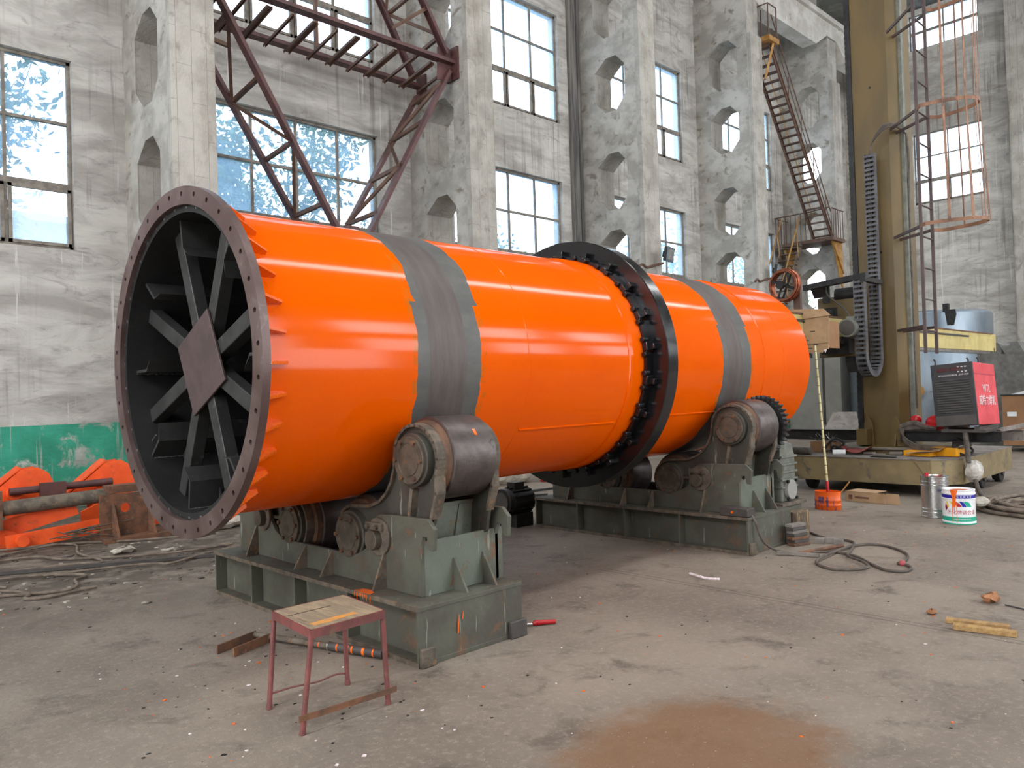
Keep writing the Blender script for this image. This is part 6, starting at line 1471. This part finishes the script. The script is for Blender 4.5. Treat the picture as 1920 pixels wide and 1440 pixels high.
b = MB(); b.box((21.6, 4.9, 0), (22.6, 5.9, 2.45)); bm = b.bm; bmesh.ops.subdivide_edges(bm, edges=bm.edges, cuts=9, use_grid_fill=True); r_ = random.Random(9)
for v in bm.verts:
    t = v.co.z / 2.45; v.co.y += 0.03 * math.sin(v.co.z * 9 + v.co.x * 4) - (0.10 if t > 0.9 else 0) * (1 if v.co.y > 5.4 else -1); v.co.x += 0.04 * math.sin(v.co.z * 11 + v.co.y * 6) + r_.uniform(-0.015, 0.015)
    v.co.z += 0.05 * math.sin(v.co.y * 14) * (t > 0.95)
b.build('cover', MT['tarp'], tb, ang=60)
cr = thing('cardboard_crate', (20.5, 4.2, 0), 'large brown board crate on a pallet at the right edge', 'crate')
b = MB(); b.box((20.0, 3.3, 0.14), (21.2, 5.0, 1.24)); b.build('board_sides', MT['brown_card'], cr, bevel=0.006)
b = MB(); b.box((19.98, 3.28, 1.24), (21.22, 5.02, 1.26)); b.build('lid', MT['machine_black'], cr)
b = MB(); b.prism([(3.3, 1.265), (4.85, 1.265), (4.6, 1.33), (3.3, 1.30)], (20.1, 0, 0), (0, 1, 0), (0, 0, 1), (1, 0, 0), 0.6); b.build('white_sheet', MT['white'], cr)
b = MB(); b.box((19.985, 4.72, 0.78), (20.0, 4.9, 0.88)); b.build('label_sticker', MT['white'], cr)
for y in (3.6, 4.35): 
    b = MB(); b.box((20.0, y, 0), (21.2, y + 0.2, 0.14)); b.build('pallet_foot', MT['plank'], cr)
rk = thing('pallet_rack', (23.2, 4.3, 0), 'rusty steel frame rack standing behind the brown crate', 'rack')
for y in (4.88, 4.55, 4.2, 3.6):
    for x in (22.9, 23.6):
        b = MB(); b.box((x, y - 0.03, 0), (x + 0.06, y + 0.03, 2.9)); b.build('post', MT['rust'], rk)
for z in (0.6, 1.7, 2.35, 2.85):
    b = MB(); b.box((22.89, 3.55, z), (22.95, 4.92, z + 0.08)); b.box((23.6, 3.55, z), (23.66, 4.92, z + 0.08)); b.build('beam', MT['rust'], rk)
b = MB(); b.box((22.7, 3.5, 1.52), (23.8, 4.95, 1.60)); b.build('shelf', MT['dust_top'], rk)
# pale sacks and timber behind the ring, seen under the drum
b = MB(); b.ball((9.9, 10.3, 0.22), 0.34, 8, (1.5, 1.0, 0.8)); bm = b.bm
for v in bm.verts: v.co += Vector((rnd.uniform(-1, 1), rnd.uniform(-1, 1), rnd.uniform(-1, 1))) * 0.03
tag(b.build('pale_sack', MT['grey_rock'], ang=20), 'pale dusty sack on the floor seen under the drum', 'sack')
wr = thing('striped_wrapper', (10.6, 10.0, 0), 'red and white plastic wrapper beside the pale sack under the drum', 'wrapper')
b = MB(); b.box((10.35, 9.85, 0.12), (10.62, 10.0, 0.35)); b.build('white_part', MT['white'], wr, bevel=0.03); b = MB(); b.box((10.33, 9.84, 0.0), (10.6, 9.99, 0.13)); b.build('red_part', MT['red_gloss'], wr, bevel=0.03)
for k, (x0, y0, x1, y1) in enumerate(((6.5, 9.6, 9.0, 8.55), (7.2, 9.35, 10.5, 8.9))):
    b = MB(); b.beam((x0, y0, 0.02), (x1, y1, 0.02), 0.05, 0.03); tag(b.build('floor_rail', MT['machine_black']), ['nearer of two thin dark rails seen under the drum', 'farther of two thin dark rails seen under the drum'][k], 'rail')
b = MB(); b.beam((14.6, 1.6, 0.012), (24.0, 2.6, 0.012), 0.05, 0.02); tag(b.build('floor_rail', MT['machine_black']), 'dark rail strip in the floor at the right edge, beyond the hoses', 'rail')
